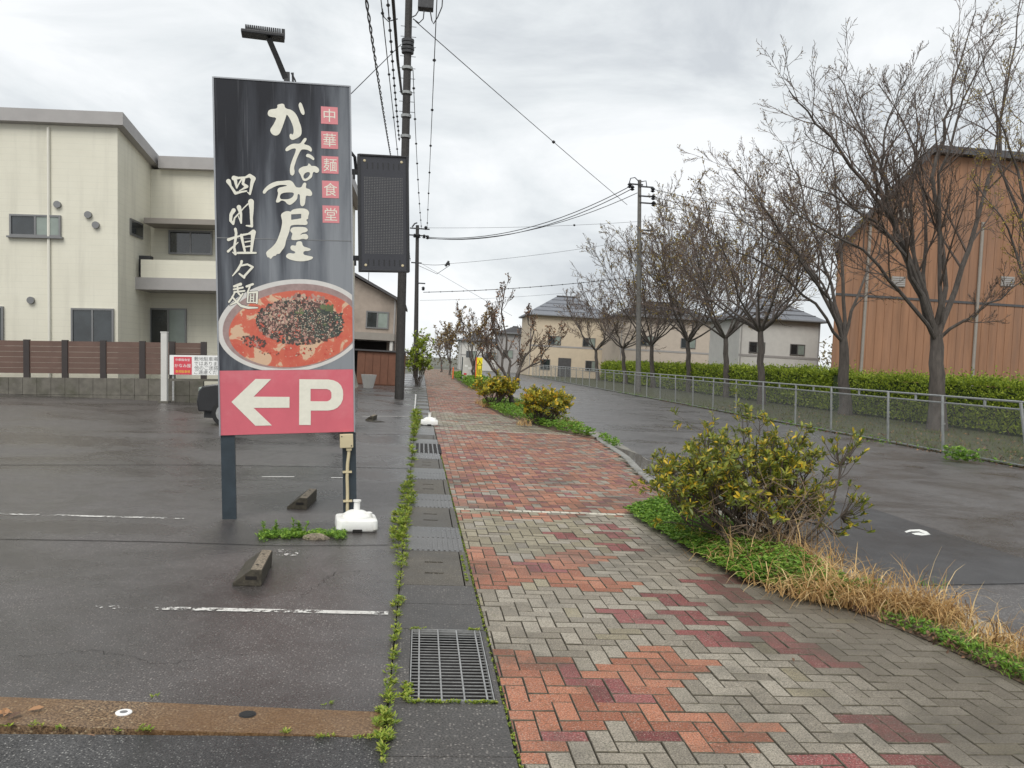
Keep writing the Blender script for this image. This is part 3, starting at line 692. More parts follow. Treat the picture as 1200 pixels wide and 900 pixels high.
for a, b_ in (((SX0-.002, SZ0-.002), (SX0+.012, SZ1+.002)), ((SX1-.012, SZ0-.002), (SX1+.002, SZ1+.002))): em.bbox((a[0], a[1], -.03), (b_[0], b_[1], .006))
em.bbox((SX0+.0121, SZ1-.008, -.03), (SX1-.0121, SZ1+.004, .006)); em.build('edge_trim', pm('aluminium trim', (.33, .34, .36), .4, .1, 5, .4, 0), sign, local=True)
LAY = [0.0]
def letter(polys, name, mat_, parent=sign, grow=None, z=.003, it=2):
    me = curve_mesh([smooth_poly([SB(*q) for q in p], it) for p in polys], name); me.materials.append(mat_)
    LAY[0] += .00005
    me.transform(Matrix.Translation((0, 0, z+LAY[0]))); return put(name, me, parent, local=True)
zo = lambda s, ox, oy, pts: [(ox+x/s, oy+y/s) for x, y in pts]
KA = [zo(9, 300, 110, [(110, 205), (120, 175), (150, 160), (200, 155), (215, 138), (210, 115), (230, 105), (265, 97), (285, 105), (290, 135), (310, 150), (350, 155), (385, 175), (410, 205), (430, 240), (440, 275), (460, 320), (468, 370), (465, 410), (445, 435), (410, 455), (375, 472), (350, 462), (338, 430), (345, 408), (362, 405), (368, 418), (380, 405), (385, 375), (378, 330), (360, 285), (335, 235), (310, 205), (300, 240), (280, 300), (255, 370), (235, 415), (200, 435), (165, 425), (140, 395), (140, 365), (165, 330), (190, 285), (205, 245), (150, 243), (120, 232)]),
      zo(9, 300, 110, [(432, 100), (448, 75), (465, 85), (480, 120), (495, 165), (498, 195), (485, 208), (465, 195), (450, 165), (438, 130)])]
NA = [zo(9, 300, 110, [(295, 580), (305, 555), (340, 525), (385, 505), (450, 510), (480, 465), (500, 440), (522, 448), (515, 475), (485, 510), (540, 518), (570, 540), (580, 570), (565, 588), (540, 570), (505, 562), (465, 565), (440, 610), (415, 670), (400, 720), (388, 760), (398, 800), (390, 830), (370, 845), (348, 825), (345, 775), (355, 720), (375, 665), (400, 605), (412, 555), (370, 560), (335, 580), (310, 592)]),
      zo(9, 300, 110, [(512, 625), (530, 605), (560, 612), (595, 640), (605, 660), (595, 675), (575, 662), (545, 645), (520, 642)]),
      zo(9, 300, 110, [(435, 785), (450, 760), (490, 740), (535, 735), (540, 705), (560, 715), (570, 735), (610, 730), (645, 750), (658, 775), (645, 800), (620, 805), (600, 790), (585, 810), (580, 850), (550, 875), (515, 895), (485, 890), (470, 860), (455, 825), (440, 805)]),
      zo(9, 300, 110, [(487, 845), (500, 815), (530, 798), (555, 800), (558, 825), (540, 850), (515, 870), (495, 868)])]
MI = [zo(8.18, 300, 200, [(55, 195), (70, 165), (115, 120), (180, 88), (250, 82), (310, 72), (340, 85), (360, 115), (375, 140), (425, 140), (440, 100), (460, 88), (475, 100), (465, 145), (505, 150), (530, 185), (528, 210), (505, 220), (470, 210), (465, 250), (460, 300), (435, 322), (415, 305), (412, 250), (412, 205), (390, 200), (388, 245), (365, 275), (320, 312), (290, 300), (270, 275), (235, 265), (210, 290), (178, 288), (195, 240), (205, 200), (195, 175), (205, 150), (240, 140), (300, 125), (250, 118), (200, 125), (150, 150), (100, 180), (85, 205), (65, 212)]),
      zo(8.18, 300, 200, [(220, 255), (222, 215), (250, 195), (310, 188), (355, 190), (352, 220), (320, 250), (270, 258)])]
YA1 = [zo(8.18, 300, 200, [(230, 400), (260, 375), (300, 365), (325, 375), (340, 350), (420, 335), (480, 342), (505, 375), (490, 415), (495, 435), (470, 445), (490, 470), (480, 495), (430, 495), (380, 495), (340, 500), (320, 510), (315, 555), (295, 610), (280, 650), (270, 710), (235, 755), (220, 780), (195, 778), (182, 800), (160, 798), (135, 835), (118, 812), (105, 818), (88, 775), (100, 755), (150, 715), (190, 665), (215, 600), (235, 535), (245, 470), (235, 430)]),
       zo(8.18, 300, 200, [(328, 398), (328, 398), (425, 390), (425, 390), (425, 432), (425, 432), (390, 440), (330, 450), (330, 450)])]
YA2 = [zo(8.18, 300, 200, [(320, 545), (340, 520), (400, 515), (470, 515), (495, 545), (470, 565), (435, 570), (412, 598), (440, 580), (480, 580), (498, 610), (480, 635), (440, 625), (400, 640), (335, 645), (330, 620), (345, 580), (325, 565)])]
YA3 = [zo(8.18, 300, 200, [(320, 710), (340, 690), (378, 700), (380, 655), (435, 650), (440, 700), (490, 712), (525, 725), (500, 745), (450, 745), (445, 780), (500, 790), (550, 800), (520, 830), (430, 848), (340, 838), (285, 815), (280, 790), (310, 765), (360, 775), (375, 755), (330, 740)])]
for g_ in (KA, NA, MI, YA1, YA2, YA3):
    for k in range(0, 1): letter(g_, 'lettering', MT['ivory'])
def strokes(sets, s, ox, oy, k=1.0, name='lettering', mat_=None, z=.003, parent=sign, outline=True):
    for grow, mt, dz in (((4.5, MT['outline'], -.0012), (0, mat_ or MT['ivory'], 0)) if outline else ((0, mat_ or MT['ivory'], 0),)):
        mb = MB(); zz = z+dz
        for st_ in sets:
            for i in range(len(st_)-1):
                (x0, y0, r0), (x1, y1, r1) = st_[i], st_[i+1]; r0, r1 = r0*k+grow, r1*k+grow; d = math.hypot(x1-x0, y1-y0) or 1
                a = math.atan2(y1-y0, x1-x0); poly = []
                for q in range(7): tt = a+math.pi/2+math.pi*q/6; poly.append((x0+r0*math.cos(tt), y0+r0*math.sin(tt)))
                for q in range(7): tt = a-math.pi/2+math.pi*q/6; poly.append((x1+r1*math.cos(tt), y1+r1*math.sin(tt)))
                zz += .000012
                pp = [SB(ox+x/s, oy+y/s) for x, y in poly]; mb.add([(x, y, zz) for x, y in pp], [tuple(reversed(range(14)))])
        mb.build(name if grow == 0 else 'letter_outline', mt, parent, local=True)
strokes([[(125, 228, 28), (150, 280, 12), (205, 362, 17), (270, 345, 11), (332, 332, 9)], [(188, 188, 28), (240, 185, 13), (320, 175, 11), (370, 152, 20), (412, 185, 27), (395, 240, 20), (385, 300, 15), (372, 366, 12), (342, 345, 4)], [(205, 220, 20), (220, 300, 9), (245, 250, 7), (275, 200, 10)], [(302, 190, 16), (290, 250, 14), (335, 280, 19), (290, 310, 9), (250, 332, 5)]], 10, 255, 190)
strokes([[(185, 560, 24), (155, 610, 19), (150, 680, 16), (180, 718, 13), (195, 650, 9), (300, 530, 6), (350, 480, 8)], [(245, 522, 26), (268, 600, 15), (272, 705, 9), (235, 620, 5)], [(385, 455, 34), (392, 540, 24), (390, 640, 17), (395, 738, 15), (330, 733, 7)]], 10, 255, 190)
strokes([[(112, 92, 16), (180, 65, 11), (232, 50, 8)], [(184, -20, 15), (192, 20, 13), (185, 90, 13), (172, 170, 12), (185, 240, 14), (155, 222, 5)], [(108, 215, 13), (150, 175, 10), (212, 118, 5)], [(246, 42, 16), (262, 120, 12), (282, 205, 12)], [(262, 38, 11), (320, 25, 9), (372, 5, 26), (362, 100, 16), (350, 205, 13)], [(285, 112, 7), (345, 100, 7)], [(285, 162, 7), (345, 152, 7)], [(208, 228, 11), (285, 225, 12), (398, 222, 10)]], 9, 255, 270)
strokes([[(250, 315, 14), (245, 340, 12), (212, 400, 13), (155, 470, 5)], [(238, 362, 9), (310, 345, 10), (365, 372, 12), (322, 420, 11), (278, 470, 12)], [(226, 446, 9), (276, 484, 13)]], 9, 255, 270)
strokes([[(240, 555, 16), (172, 580, 12)], [(168, 612, 10), (262, 590, 10)], [(172, 640, 9), (280, 625, 10)], [(205, 560, 9), (212, 640, 10)], [(180, 640, 8), (150, 700, 9), (118, 745, 10)], [(215, 650, 9), (245, 680, 9)], [(262, 655, 9), (205, 740, 12), (130, 778, 6)], [(150, 690, 8), (200, 745, 11), (245, 785, 12), (320, 802, 13), (416, 800, 7)], [(302, 578, 12), (368, 552, 12)], [(340, 568, 9), (312, 640, 9)], [(318, 640, 8), (310, 745, 8)], [(312, 645, 7), (412, 635, 12), (408, 750, 10)], [(345, 660, 6), (340, 738, 6)], [(378, 655, 6), (374, 738, 6)], [(345, 690, 5), (378, 688, 5)], [(345, 714, 5), (378, 712, 5)], [(310, 746, 6), (408, 746, 6)]], 9, 255, 270)
# five pink squares, one character each
for (u, v), ch in zip([(384.3, 132), (384.8, 160.6), (385.5, 189.4), (386.2, 218), (386.9, 247)], '中華麺食堂'):
    a = SB(u-10.1, v-10.1); b_ = SB(u+10.1, v+10.1); cx, cy = (a[0]+b_[0])/2, (a[1]+b_[1])/2
    sq = MB().bbox((a[0], b_[1], 0), (b_[0], a[1], .0022)).build('character_square', MT['pinkv'], sign, local=True)
    me = text_mesh(ch, .132, bold=0); me.materials.append(MT['ivory'])
    xs = [q.co.x for q in me.vertices]; yy = [q.co.y for q in me.vertices]
    me.transform(Matrix.Translation((cx-(min(xs)+max(xs))/2, cy-(min(yy)+max(yy))/2, .0034))); put('character', me, sq, local=True)
arrow = zo(4.615, 180, 320, [(420, 695), (550, 568), (635, 568), (540, 665), (735, 665), (735, 725), (540, 727), (640, 823), (550, 825)])
letter([arrow], 'arrow', MT['ivory'], redp, it=0)
Pp = zo(4.615, 180, 320, [(788, 567), (950, 567), (975, 571), (1000, 582), (1018, 600), (1028, 625), (1030, 650), (1028, 678), (1017, 703), (1000, 722), (978, 734), (950, 739), (852, 740), (852, 820), (788, 820)])
Ph = zo(4.615, 180, 320, [(850, 620), (940, 620), (956, 626), (965, 640), (965, 668), (957, 681), (942, 688), (850, 688)])
letter([Pp, Ph], 'parking_letter', MT['ivory'], redp, it=0)
# the photograph of a noodle bowl printed on the board
bx = lambda x, y: (250+x/7.06, 320+y/7.06)
PR = [SX0+.012, ZR+.0005, SX1-.012, SZ1]
def clip(poly):
    def cut(p, ins, inter):
        o = []
        for a, b in zip(p, p[1:]+p[:1]):
            if ins(a): o.append(a)
            if ins(a) != ins(b): o.append(inter(a, b))
        return o
    ix = lambda X: (lambda a, b: (X, a[1]+(b[1]-a[1])*(X-a[0])/(b[0]-a[0])))
    iy = lambda Y: (lambda a, b: (a[0]+(b[0]-a[0])*(Y-a[1])/(b[1]-a[1]), Y))
    poly = cut(poly, lambda q: q[0] >= PR[0], ix(PR[0])); poly = cut(poly, lambda q: q[0] <= PR[2], ix(PR[2])) if poly else poly
    poly = cut(poly, lambda q: q[1] >= PR[1], iy(PR[1])) if poly else poly
    return poly
def ell(cx, cy, a, b, rot, n=64, jit=0, seed=0):
    r_ = random.Random(seed); o = []
    for i in range(n):
        t_ = 2*math.pi*i/n; k = 1+r_.uniform(-jit, jit); x, y = a*k*math.cos(t_), b*k*math.sin(t_)
        o.append((cx+x*math.cos(rot)-y*math.sin(rot), cy+x*math.sin(rot)+y*math.cos(rot)))
    return o
bowl = None
def disc(name, mat_, cx, cy, a, b, rot, z, parent, jit=0, seed=0):
    p = clip([SB(*bx(*q)) for q in ell(cx, cy, a, b, rot, 72, jit, seed)])[::1]
    mb = MB(); mb.add([(x, y, z) for x, y in p], [tuple(range(len(p)))])
    o = mb.build(name, mat_, parent, local=True)
    if o.data.polygons[0].normal.z < 0: o.data.flip_normals()
    return o
RT = R(-7.5)
fade = lambda n, c, **k: pm(n, c, .42, k.pop('var', .05), 14, bump=0, **k)
bowl = disc('bowl_print', fade('printed bowl rim', (.62, .60, .57)), 650, 420, 622, 385, RT, .0012, lower)
disc('bowl_inside', fade('printed bowl inside', (.33, .235, .22), var=.2), 655, 424, 582, 352, RT, .0015, bowl)
m, t, b, N, L = NT('printed broth'); P0 = N('ShaderNodeTexCoord').outputs['Object']
q1 = noise(N, L, P0, 5.2, 4, .58, .8); r1 = ramp(N, [(.43, (.62, .42, .28)), (.46, (.58, .14, .085)), (.7, (.52, .085, .06))]); L(q1.outputs[0], r1.inputs[0])
q2 = noise(N, L, P0, 42, 4, .6); c0 = mixc(N, L, r1.outputs[0], (.62, .44, .32), mapr(N, L, q2.outputs[0], .62, .70, 0, .7)); L(c0, b.inputs['Base Color']); b.inputs['Roughness'].default_value = .45
broth = disc('broth_print', m, 668, 445, 545, 318, RT, .0018, bowl)
top_mats = [fade('printed dark meat', (.10, .06, .05), var=.4), fade('printed pale mince', (.50, .37, .28), var=.2), fade('printed pink mince', (.40, .22, .18), var=.3), fade('printed dark greens', (.05, .062, .052), var=.4), fade('printed leaf green', (.12, .15, .07), var=.3), fade('printed sesame', (.62, .54, .42), var=.1), fade('printed chilli oil', (.50, .075, .05), var=.2)]
fl = MB(); r_ = random.Random(11)
def flake(cx, cy, s, mi, asp=.6):
    a = r_.uniform(0, math.pi); n = r_.choice((4, 5, 6)); LAY[0] = 0
    pts = []
    for i in range(n):
        t_ = 2*math.pi*i/n; k = r_.uniform(.6, 1.1); x, y = s*k*math.cos(t_), s*asp*k*math.sin(t_)
        pts.append(SB(*bx(cx+x*math.cos(a)-y*math.sin(a), cy+x*math.sin(a)+y*math.cos(a))))
    flake.z += .0000008
    if max(q[0] for q in pts) < PR[2]: fl.add([(x, y, flake.z) for x, y in pts], [tuple(reversed(range(n)))], mi)
flake.z = .0021
def pile(cx, cy, a, b, rot, n, s, mis):
    for _ in range(n):
        rr = math.sqrt(r_.random()); t_ = r_.uniform(0, 2*math.pi); x, y = a*rr*math.cos(t_), b*rr*math.sin(t_)
        flake(cx+x*math.cos(rot)-y*math.sin(rot), cy+x*math.sin(rot)+y*math.cos(rot), r_.uniform(*s), r_.choice(mis), r_.uniform(.35, .9))
pile(720, 235, 220, 75, -.1, 260, (12, 26), [1, 1, 2, 2, 0]); pile(700, 390, 350, 185, .05, 1300, (10, 24), [0, 0, 0, 2, 3, 3]); pile(540, 340, 150, 90, -.5, 130, (8, 20), [2, 1, 0])
pile(890, 390, 190, 130, .1, 260, (14, 30), [3, 3, 3, 0]); pile(960, 350, 110, 110, .5, 26, (16, 36), [4, 3]); pile(700, 300, 40, 26, .5, 5, (16, 26), [4]); pile(330, 560, 110, 45, .2, 90, (8, 22), [0, 2, 6, 0])
pile(700, 640, 330, 40, -.02, 40, (6, 14), [1, 6, 6, 0])
pile(640, 380, 300, 150, -.1, 420, (3.0, 6), [1, 5, 2]); pile(860, 400, 210, 130, 0, 240, (3.0, 6.5), [5])
fl.build('topping_print', top_mats, bowl, local=True, kind='stuff')
# posts
pb = SB(264, 610); XL = SP(267.5, 560)[0]; XR = SP(410, 560)[0]
for X in (XL, XR):
    q = MB(); zt = SZ0+.06
    q.bbox((X-.062, -.05, -DEP+.02), (X+.062, zt, -DEP+.028)); q.bbox((X-.062, -.05, -.028), (X+.062, zt, -.02)); q.bbox((X-.004 if X == XR else X-.05, -.05, -DEP+.0285), (X+.004 if X == XR else X+.05, zt, -.0285))
    if X == XL: q.bbox((X-.0615, -.05, -DEP+.0281), (X-.0555, zt, -.0281)); q.bbox((X+.0555, -.05, -DEP+.0281), (X+.0615, zt, -.0281))
    q.build('post', MT['post'], sign, local=True)
# junction box and conduit on the right post
jx, jz = SB(407.5, 516.5); jb = MB().bbox((jx-.062, jz-.065, -.02), (jx+.062, jz+.065, .05)).build('junction_box', MT['beige'], sign, bevel=.006, local=True)
for a in (-1, 1): MB().lathe([(.006, 0), (.006, .004)], 8, (jx+a*.045, jz-a*.045, .05)).build('screw', MT['darkm'], jb, local=True)
cd = MB(); cd.tube([(jx+.022, jz-.06, .01), (jx+.020, jz-.13, .012), (jx+.008, jz-.22, .016), (jx+.002, jz-.34, .012), (jx+.004, jz-.5, .006), (jx+.0, jz-.7, .006), (jx, jz-.82, .006)], .0155, 10); cd.build('conduit', MT['beige'], sign, local=True, smooth=True)
MB().box((jx+.022, jz-.075, .01), (.05, .035, .05)).build('conduit_coupling', MT['beige'], sign, local=True)
for dz_ in (.30, .58): MB().box((jx+.004, jz-dz_, .008), (.085, .016, .046)).build('conduit_clip', MT['beige'], sign, local=True)
# fold-over cable loop
lp = MB(); lp.tube([(jx-.06, jz+.03, .02), (jx-.10, jz+.02, .02), (jx-.12, jz+.045, .02), (jx-.08, jz+.075, .02), (jx-.03, jz+.075, -.01)], .006, 6); lp.build('cable_loop', MT['blackm'], sign, local=True)
# floodlight on top
tu = SB(336, 94); fl_ = thing('floodlight', SO, 'black finned floodlight on a bent arm above the noodle shop sign', 'floodlight', mat=SM @ Matrix.Translation((tu[0], SZ1+.004, -.06)))
e0 = SP(331, 66)[0]-tu[0]; 
am = MB(); am.box((-.012, .05, 0), (.055, .10, .05)); ang = math.atan2(SP(313, 47)[0]-SP(332, 78)[0], SP(313, 47)[1]-SP(332, 78)[1])
a0 = Vector((SP(334.5, 89)[0]-tu[0], SP(334.5, 89)[1]-SZ1, 0)); a1_ = Vector((SP(315, 48)[0]-tu[0], SP(315, 48)[1]-SZ1, .12)); dv = a1_-a0
am.tube([a0+Vector((0, -.01, 0)), a0+dv*.5, a1_], [.036, .034, .034], 4); am.build('arm', MT['darkm'], fl_, local=True)
MB().box((.042, .055, .0), (.02, .08, .06)).tube([(.03, .09, .03), (.06, .03, .035), (.07, .0, .02)], .008, 6).build('bracket', MT['darkm'], fl_, local=True)
h0 = SP(309, 41.5); hx, hz = h0[0]-tu[0], h0[1]-SZ1; RH = Matrix.Rotation(R(-2.5), 4, 'Z')
hm = MB(); hm.box((hx-.004, hz-.020, .10), (.38, .032, .17), mat=RH); hm.build('lamp_body', MT['blackm'], fl_, bevel=.008, local=True)
for k in range(17): MB().box((hx-.15+k*.0185, hz+.018-k*.0008, .10), (.0135, .05, .15), mat=RH).build('cooling_fin', MT['blackm'], fl_, local=True)
MB().box((hx+.175, hz+.008, .10), (.03, .05, .13), mat=RH).build('driver_box', MT['blackm'], fl_, local=True)
# LED message board bolted to the right side
lc = [SB(418.5, 182), SB(480, 181.5), SB(481.5, 316.5), SB(420, 316)]
lx0, lx1, lz1, lz0 = (lc[0][0]+lc[3][0])/2, (lc[1][0]+lc[2][0])/2, (lc[0][1]+lc[1][1])/2, (lc[2][1]+lc[3][1])/2; lz1 += .055; lz0 += .028; LW, LH = lx1-lx0, lz1-lz0
led = thing('message_board', SO, 'switched-off black LED message board bracketed to the sign edge', 'message board', mat=SM @ Matrix.Translation(((lx0+lx1)/2, (lz0+lz1)/2, -.03)))
MB().box((.004, 0, -.05), (LW, LH, .10)).build('housing', MT['blackm'], led, bevel=.008, local=True)
fr = MB(); bw = .024
for a, b_ in (((-LW/2, -LH/2), (-LW/2+bw, LH/2)), ((LW/2-bw, -LH/2), (LW/2, LH/2)), ((-LW/2+bw, LH/2-bw*.7), (LW/2-bw, LH/2)), ((-LW/2+bw, -LH/2), (LW/2-bw, -LH/2+bw*.7))): fr.bbox((a[0], a[1], .0), (b_[0], b_[1], .022))
fr.build('front_frame', MT['blackm'], led, bevel=.004, local=True)
scr = pm('dark acrylic', (.038, .038, .045), .25, .1, 4, bump=0); MB().bbox((-LW/2+bw, -LH/2+bw*.7, 0.001), (LW/2-bw, LH/2-bw*.7, .008)).build('front_sheet', scr, led, local=True)
dm = MB(); nx, nz = 24, 48; dw = LW-.115; dh = LH*.66
dz0 = -.03
for i in range(nx):
    for j in range(nz):
        x, z = -dw/2+dw*(i+.5)/nx, dz0-dh/2+dh*(j+.5)/nz+.01; s_ = .0042
        dm.add([(x-s_, z, .0088), (x, z-s_, .0088), (x+s_, z, .0088), (x, z+s_, .0088)], [(0, 1, 2, 3)])
dm.build('diode_grid', pm('led diodes', (.20, .195, .18), .5, .2, 60, bump=0), led, kind='stuff', local=True)
for zz in (LH/2-.105, -LH/2+.085):
    for k in range(7): MB().bbox((-.15+k*.05-.006, zz-.03, .0081), (-.15+k*.05+.006, zz+.03, .0092)).build('vent_slot', MT['blackm'], led, local=True)
for sx__ in (-1, 1):
    for sz_ in (-1, 1):
        MB().lathe([(.013, 0), (.013, .004), (.008, .007)], 10, (sx__*(LW/2-.068), sz_*(LH/2-.06), .008)).build('screw', MT['beige'], led, local=True, smooth=False)
for zz, zl in ((LH/2-.16, 1), (-LH/2+.13, 0)):
    q = MB(); q.box((-LW/2-.035, zz, -.045), (.10, .045, .05)); q.box((-LW/2-.075, zz, -.03), (.03, .075, .03)); q.box((-LW/2-.03, zz-.03, -.02), (.02, .09, .02)); q.build('mounting_bracket', MT['blackm'], led, local=True)
MB().tube([(-LW/2-.01, LH/2-.14, -.04), (-LW/2-.02, LH/2-.02, -.04), (-LW/2-.07, LH/2+.04, -.04)], .016, 6).build('stay_arm', MT['blackm'], led, local=True)
# ------------------------------------------------------------------ white parasol bases
def base_tank(name, loc, rot, label, s=1):
    t_ = thing(name, loc, label, 'parasol base', 'white parasol bases', mat=Matrix.Translation(loc) @ Matrix.Rotation(rot, 4, 'Z') @ Matrix.Scale(s, 4))
    return t_
bt = base_tank('parasol_base', G(416, 622)+Vector((0, .10, 0)), R(8), 'white plastic parasol base standing in front of the right sign post', .92)
bm = bmesh.new(); half = .205
def rr(hw, z, r_c, n=5):
    o = []
    for sx__, sy__, a0_ in ((1, 1, 0), (-1, 1, 90), (-1, -1, 180), (1, -1, 270)):
        for k in range(n+1):
            a = R(a0_+90*k/n); o.append((sx__*(hw-r_c)+r_c*math.cos(a), sy__*(hw-r_c)+r_c*math.sin(a), z))
    return o
tk = MB(); rings = [(.180, .0, .05), (.196, .012, .055), (.204, .03, .055), (.200, .098, .055), (.196, .110, .055), (.186, .118, .055), (.150, .122, .055)]
nr = None
for hw, z, rc in rings:
    p = rr(hw, z, rc); nr = len(p); tk.v += p
for i in range(len(rings)-1):
    for j in range(nr): j2 = (j+1) % nr; tk.f.append((i*nr+j, i*nr+j2, (i+1)*nr+j2, (i+1)*nr+j)); tk.m.append(0)
tk.f.append(tuple((len(rings)-1)*nr+j for j in range(nr))); tk.m.append(0); tk.f.append(tuple(reversed(range(nr)))); tk.m.append(0)
tk.build('tank', MT['whitep'], bt, smooth=True, local=True)
MB().lathe([(.150, .118), (.148, .134), (.142, .142), (.125, .152), (.10, .17), (.075, .182), (.05, .187), (.045, .188)], 28).build('dome', MT['whitep'], bt, smooth=True, local=True)
MB().lathe([(.036, .184), (.031, .196), (.031, .268), (.04, .272), (.04, .288), (.022, .288), (.022, .25)], 18).build('pole_socket', MT['whitep'], bt, smooth=True, local=True)
MB().lathe([(.034, .12), (.034, .172), (.024, .178)], 14, (.118, -.05, .0)).build('filler_cap', MT['whitep'], bt, smooth=True, local=True)
MB().box((0, -.196, .018), (.09, .04, .028)).build('moulded_notch', MT['void'], bt, local=True)
b2_ = copy_tree(bt); b2_.matrix_basis = Matrix.Translation(G(503, 499)+Vector((0, .15, .008))) @ Matrix.Rotation(R(0), 4, 'Z'); b2_['label'] = 'white plastic parasol base left on the gutter covers further along'
# ------------------------------------------------------------------ concrete wheel stops
def stop(loc, rot, label, s=1):
    t_ = thing('wheel_stop', loc, label, 'wheel stop', 'concrete wheel stops', mat=Matrix.Translation(loc) @ Matrix.Rotation(rot, 4, 'Z') @ Matrix.Scale(s, 4))
    return t_
ws = stop(G(291, 687)+Vector((.0, .0, 0)), R(3), 'mossy concrete wheel stop lying nearest the camera below the sign')
l_, wb, hh = .60, .205, .105
bd = MB()
prof = [(-.105, 0), (.085, 0), (.085, .108), (.012, .112), (-.105, .022)]
bd.add([(x, 0, z) for x, z in prof]+[(x, l_, z) for x, z in prof], [(0, 1, 2, 3, 4), (9, 8, 7, 6, 5)]+[(i, i+5, (i+1) % 5+5, (i+1) % 5) for i in range(5)])
bd.build('block_body', MT['conc'], ws, bevel=.006, local=True)
MB().add([(.010, .006, .1135), (.080, .006, .1105), (.080, l_-.006, .1105), (.010, l_-.006, .1135)], [(0, 1, 2, 3)]).build('rough_top', MT['agg'], ws, local=True)
MB().bbox((-.022, -.003, .045), (.052, .004, .068)).build('end_socket', MT['void'], ws, local=True)
for yy in (.14, .46): MB().lathe([(.011, .113), (.011, .1145)], 10, (.035, yy, 0)).build('bolt_hole', MT['void'], ws, local=True)
w2 = copy_tree(ws); w2.matrix_basis = Matrix.Translation(G(349, 597)) @ Matrix.Rotation(R(-2), 4, 'Z') @ Matrix.Scale(1.05, 4); w2['label'] = 'dark concrete wheel stop between the two sign posts'
w3 = copy_tree(ws); w3.matrix_basis = Matrix.Translation(G(433, 493)) @ Matrix.Rotation(R(-6), 4, 'Z'); w3['label'] = 'dark wheel stop on the far bay line right of the sign'
# two caps set in the stained concrete strip
def cap(u, v, label, white):
    g = G(u, v); t_ = thing('valve_cap', g+Vector((0, 0, .002)), label, 'valve cap')
    if white:
        MB().lathe([(.034, .0), (.034, .004), (.029, .006), (.017, .006), (.017, .0042)], 24).build('ring', MT['signwhite'], t_, local=True)
        MB().lathe([(.0165, .0), (.0165, .0047), (.010, .0052)], 20).build('centre', MT['greyink'], t_, local=True)
    else:
        MB().lathe([(.037, 0), (.037, .003)], 24).build('rim', MT['darkm'], t_, local=True)
        MB().lathe([(.033, .003), (.033, .005), (.02, .008)], 24).build('lid', MT['rubber'], t_, local=True)
cap(145, 836, 'small white ring cap set in the rusty concrete strip', True); cap(290, 838, 'small black round cap set in the rusty concrete strip', False)
# ------------------------------------------------------------------ green things
UP = Vector((0, 0, 1))
def rosette(mb, p, n, ln, spread, mi=0, wd=.35, tilt=(.2, .9)):
    for k in range(n):
        a = rnd.uniform(0, 6.283); t_ = rnd.uniform(*tilt); d = Vector((math.cos(a)*spread, math.sin(a)*spread, t_))
        l_ = ln*rnd.uniform(.6, 1.2); mb.leaf(p+rv(.004), d, UP+rv(.3), l_, l_*wd*rnd.uniform(.8, 1.3), mi)
def weed_clump(mb, c, r, h, n, ln, wd=.38):
    for _ in range(n):
        a = rnd.uniform(0, 6.283); q = math.sqrt(rnd.random())*r
        p = c+Vector((math.cos(a)*q, math.sin(a)*q, rnd.uniform(.0, h)*(1-.5*q/r)))
        rosette(mb, p, rnd.randint(4, 7), ln, 1, wd=wd)
gw = MB()
gx_ = -.072
for v, dx, r, h, n in [(868, .0, .04, .04, 36), (880, .0, .025, .03, 8), (850, -.005, .058, .05, 50), (838, 0, .04, .04, 18), (820, .0, .035, .05, 14), (805, 0, .03, .06, 12), (790, .0, .03, .05, 10), (770, .01, .035, .05, 14), (752, 0, .03, .04, 12), (742, .02, .04, .04, 12), (722, 0, .03, .03, 7), (712, 0, .045, .05, 18), (706, .0, .05, .05, 20), (688, 0, .03, .04, 8), (680, .0, .04, .05, 10), (664, -.02, .07, .06, 30), (655, 0, .06, .06, 22), (646, -.02, .09, .07, 34), (636, -.04, .08, .08, 34), (627, -.04, .10, .09, 40), (617, -.05, .11, .10, 42), (608, -.06, .10, .10, 40), (600, -.02, .09, .10, 34), (592, .0, .10, .12, 40), (584, .0, .11, .13, 44), (577, -.03, .10, .12, 40), (570, 0, .08, .09, 24), (562, 0, .06, .06, 14), (556, 0, .05, .06, 10), (548, 0, .06, .06, 12), (540, 0, .05, .05, 8), (532, 0, .06, .08, 10), (526, 0, .06, .08, 10), (518, 0, .07, .09, 14), (511, 0, .08, .12, 20), (505, 0, .10, .14, 26), (500, .02, .13, .16, 34), (495, .03, .15, .18, 40), (490, .05, .18, .22, 54), (486, .05, .18, .22, 54)]:
    c = G(480, v); weed_clump(gw, Vector((gx_+dx*.8, c.y, .0)), r*.85, h, int(n*.85), .032 if v > 640 else (.055 if v > 540 else .085), .27)
for v in range(895, 560, -4):                     # thin growth along the joints
    if rnd.random() < .75: c = G(480, v+rnd.uniform(-2, 2)); weed_clump(gw, Vector((gx_+rnd.uniform(-.012, .012), c.y, 0)), .015, .02, rnd.randint(1, 4), .02)
gw.build('gutter_weeds', FO['weed'], kind='stuff')
gm_ = MB()
y = 2.9
while y < 14:
    if rnd.random() < (.9 if y < 8 else .6): weed_clump(gm_, Vector((gut_x(y)+rnd.uniform(-.004, .006), y, -.006)), .007, .008, rnd.randint(1, 3), .011, .6)
    y += rnd.uniform(.012, .05)
for k in range(60): weed_clump(gm_, Vector((rnd.uniform(.02, .44), 3.968+rnd.uniform(-.008, .008), 0)), .008, .008, 2, .013, .6)
for k in range(36): weed_clump(gm_, Vector((rnd.uniform(-.01, .03), 3.97+rnd.random()*.22, 0)), .01, .015, 2, .016, .6)
for k in range(20): weed_clump(gm_, Vector((rnd.choice((rnd.uniform(.0, .1), rnd.uniform(.36, .44))), 5.035, 0)), .008, .012, 2, .014, .6)
for k in range(30): weed_clump(gm_, Vector((.41+rnd.uniform(-.006, .006), rnd.uniform(gy(680), gy(650)), 0)), .006, .006, 2, .014, .6)
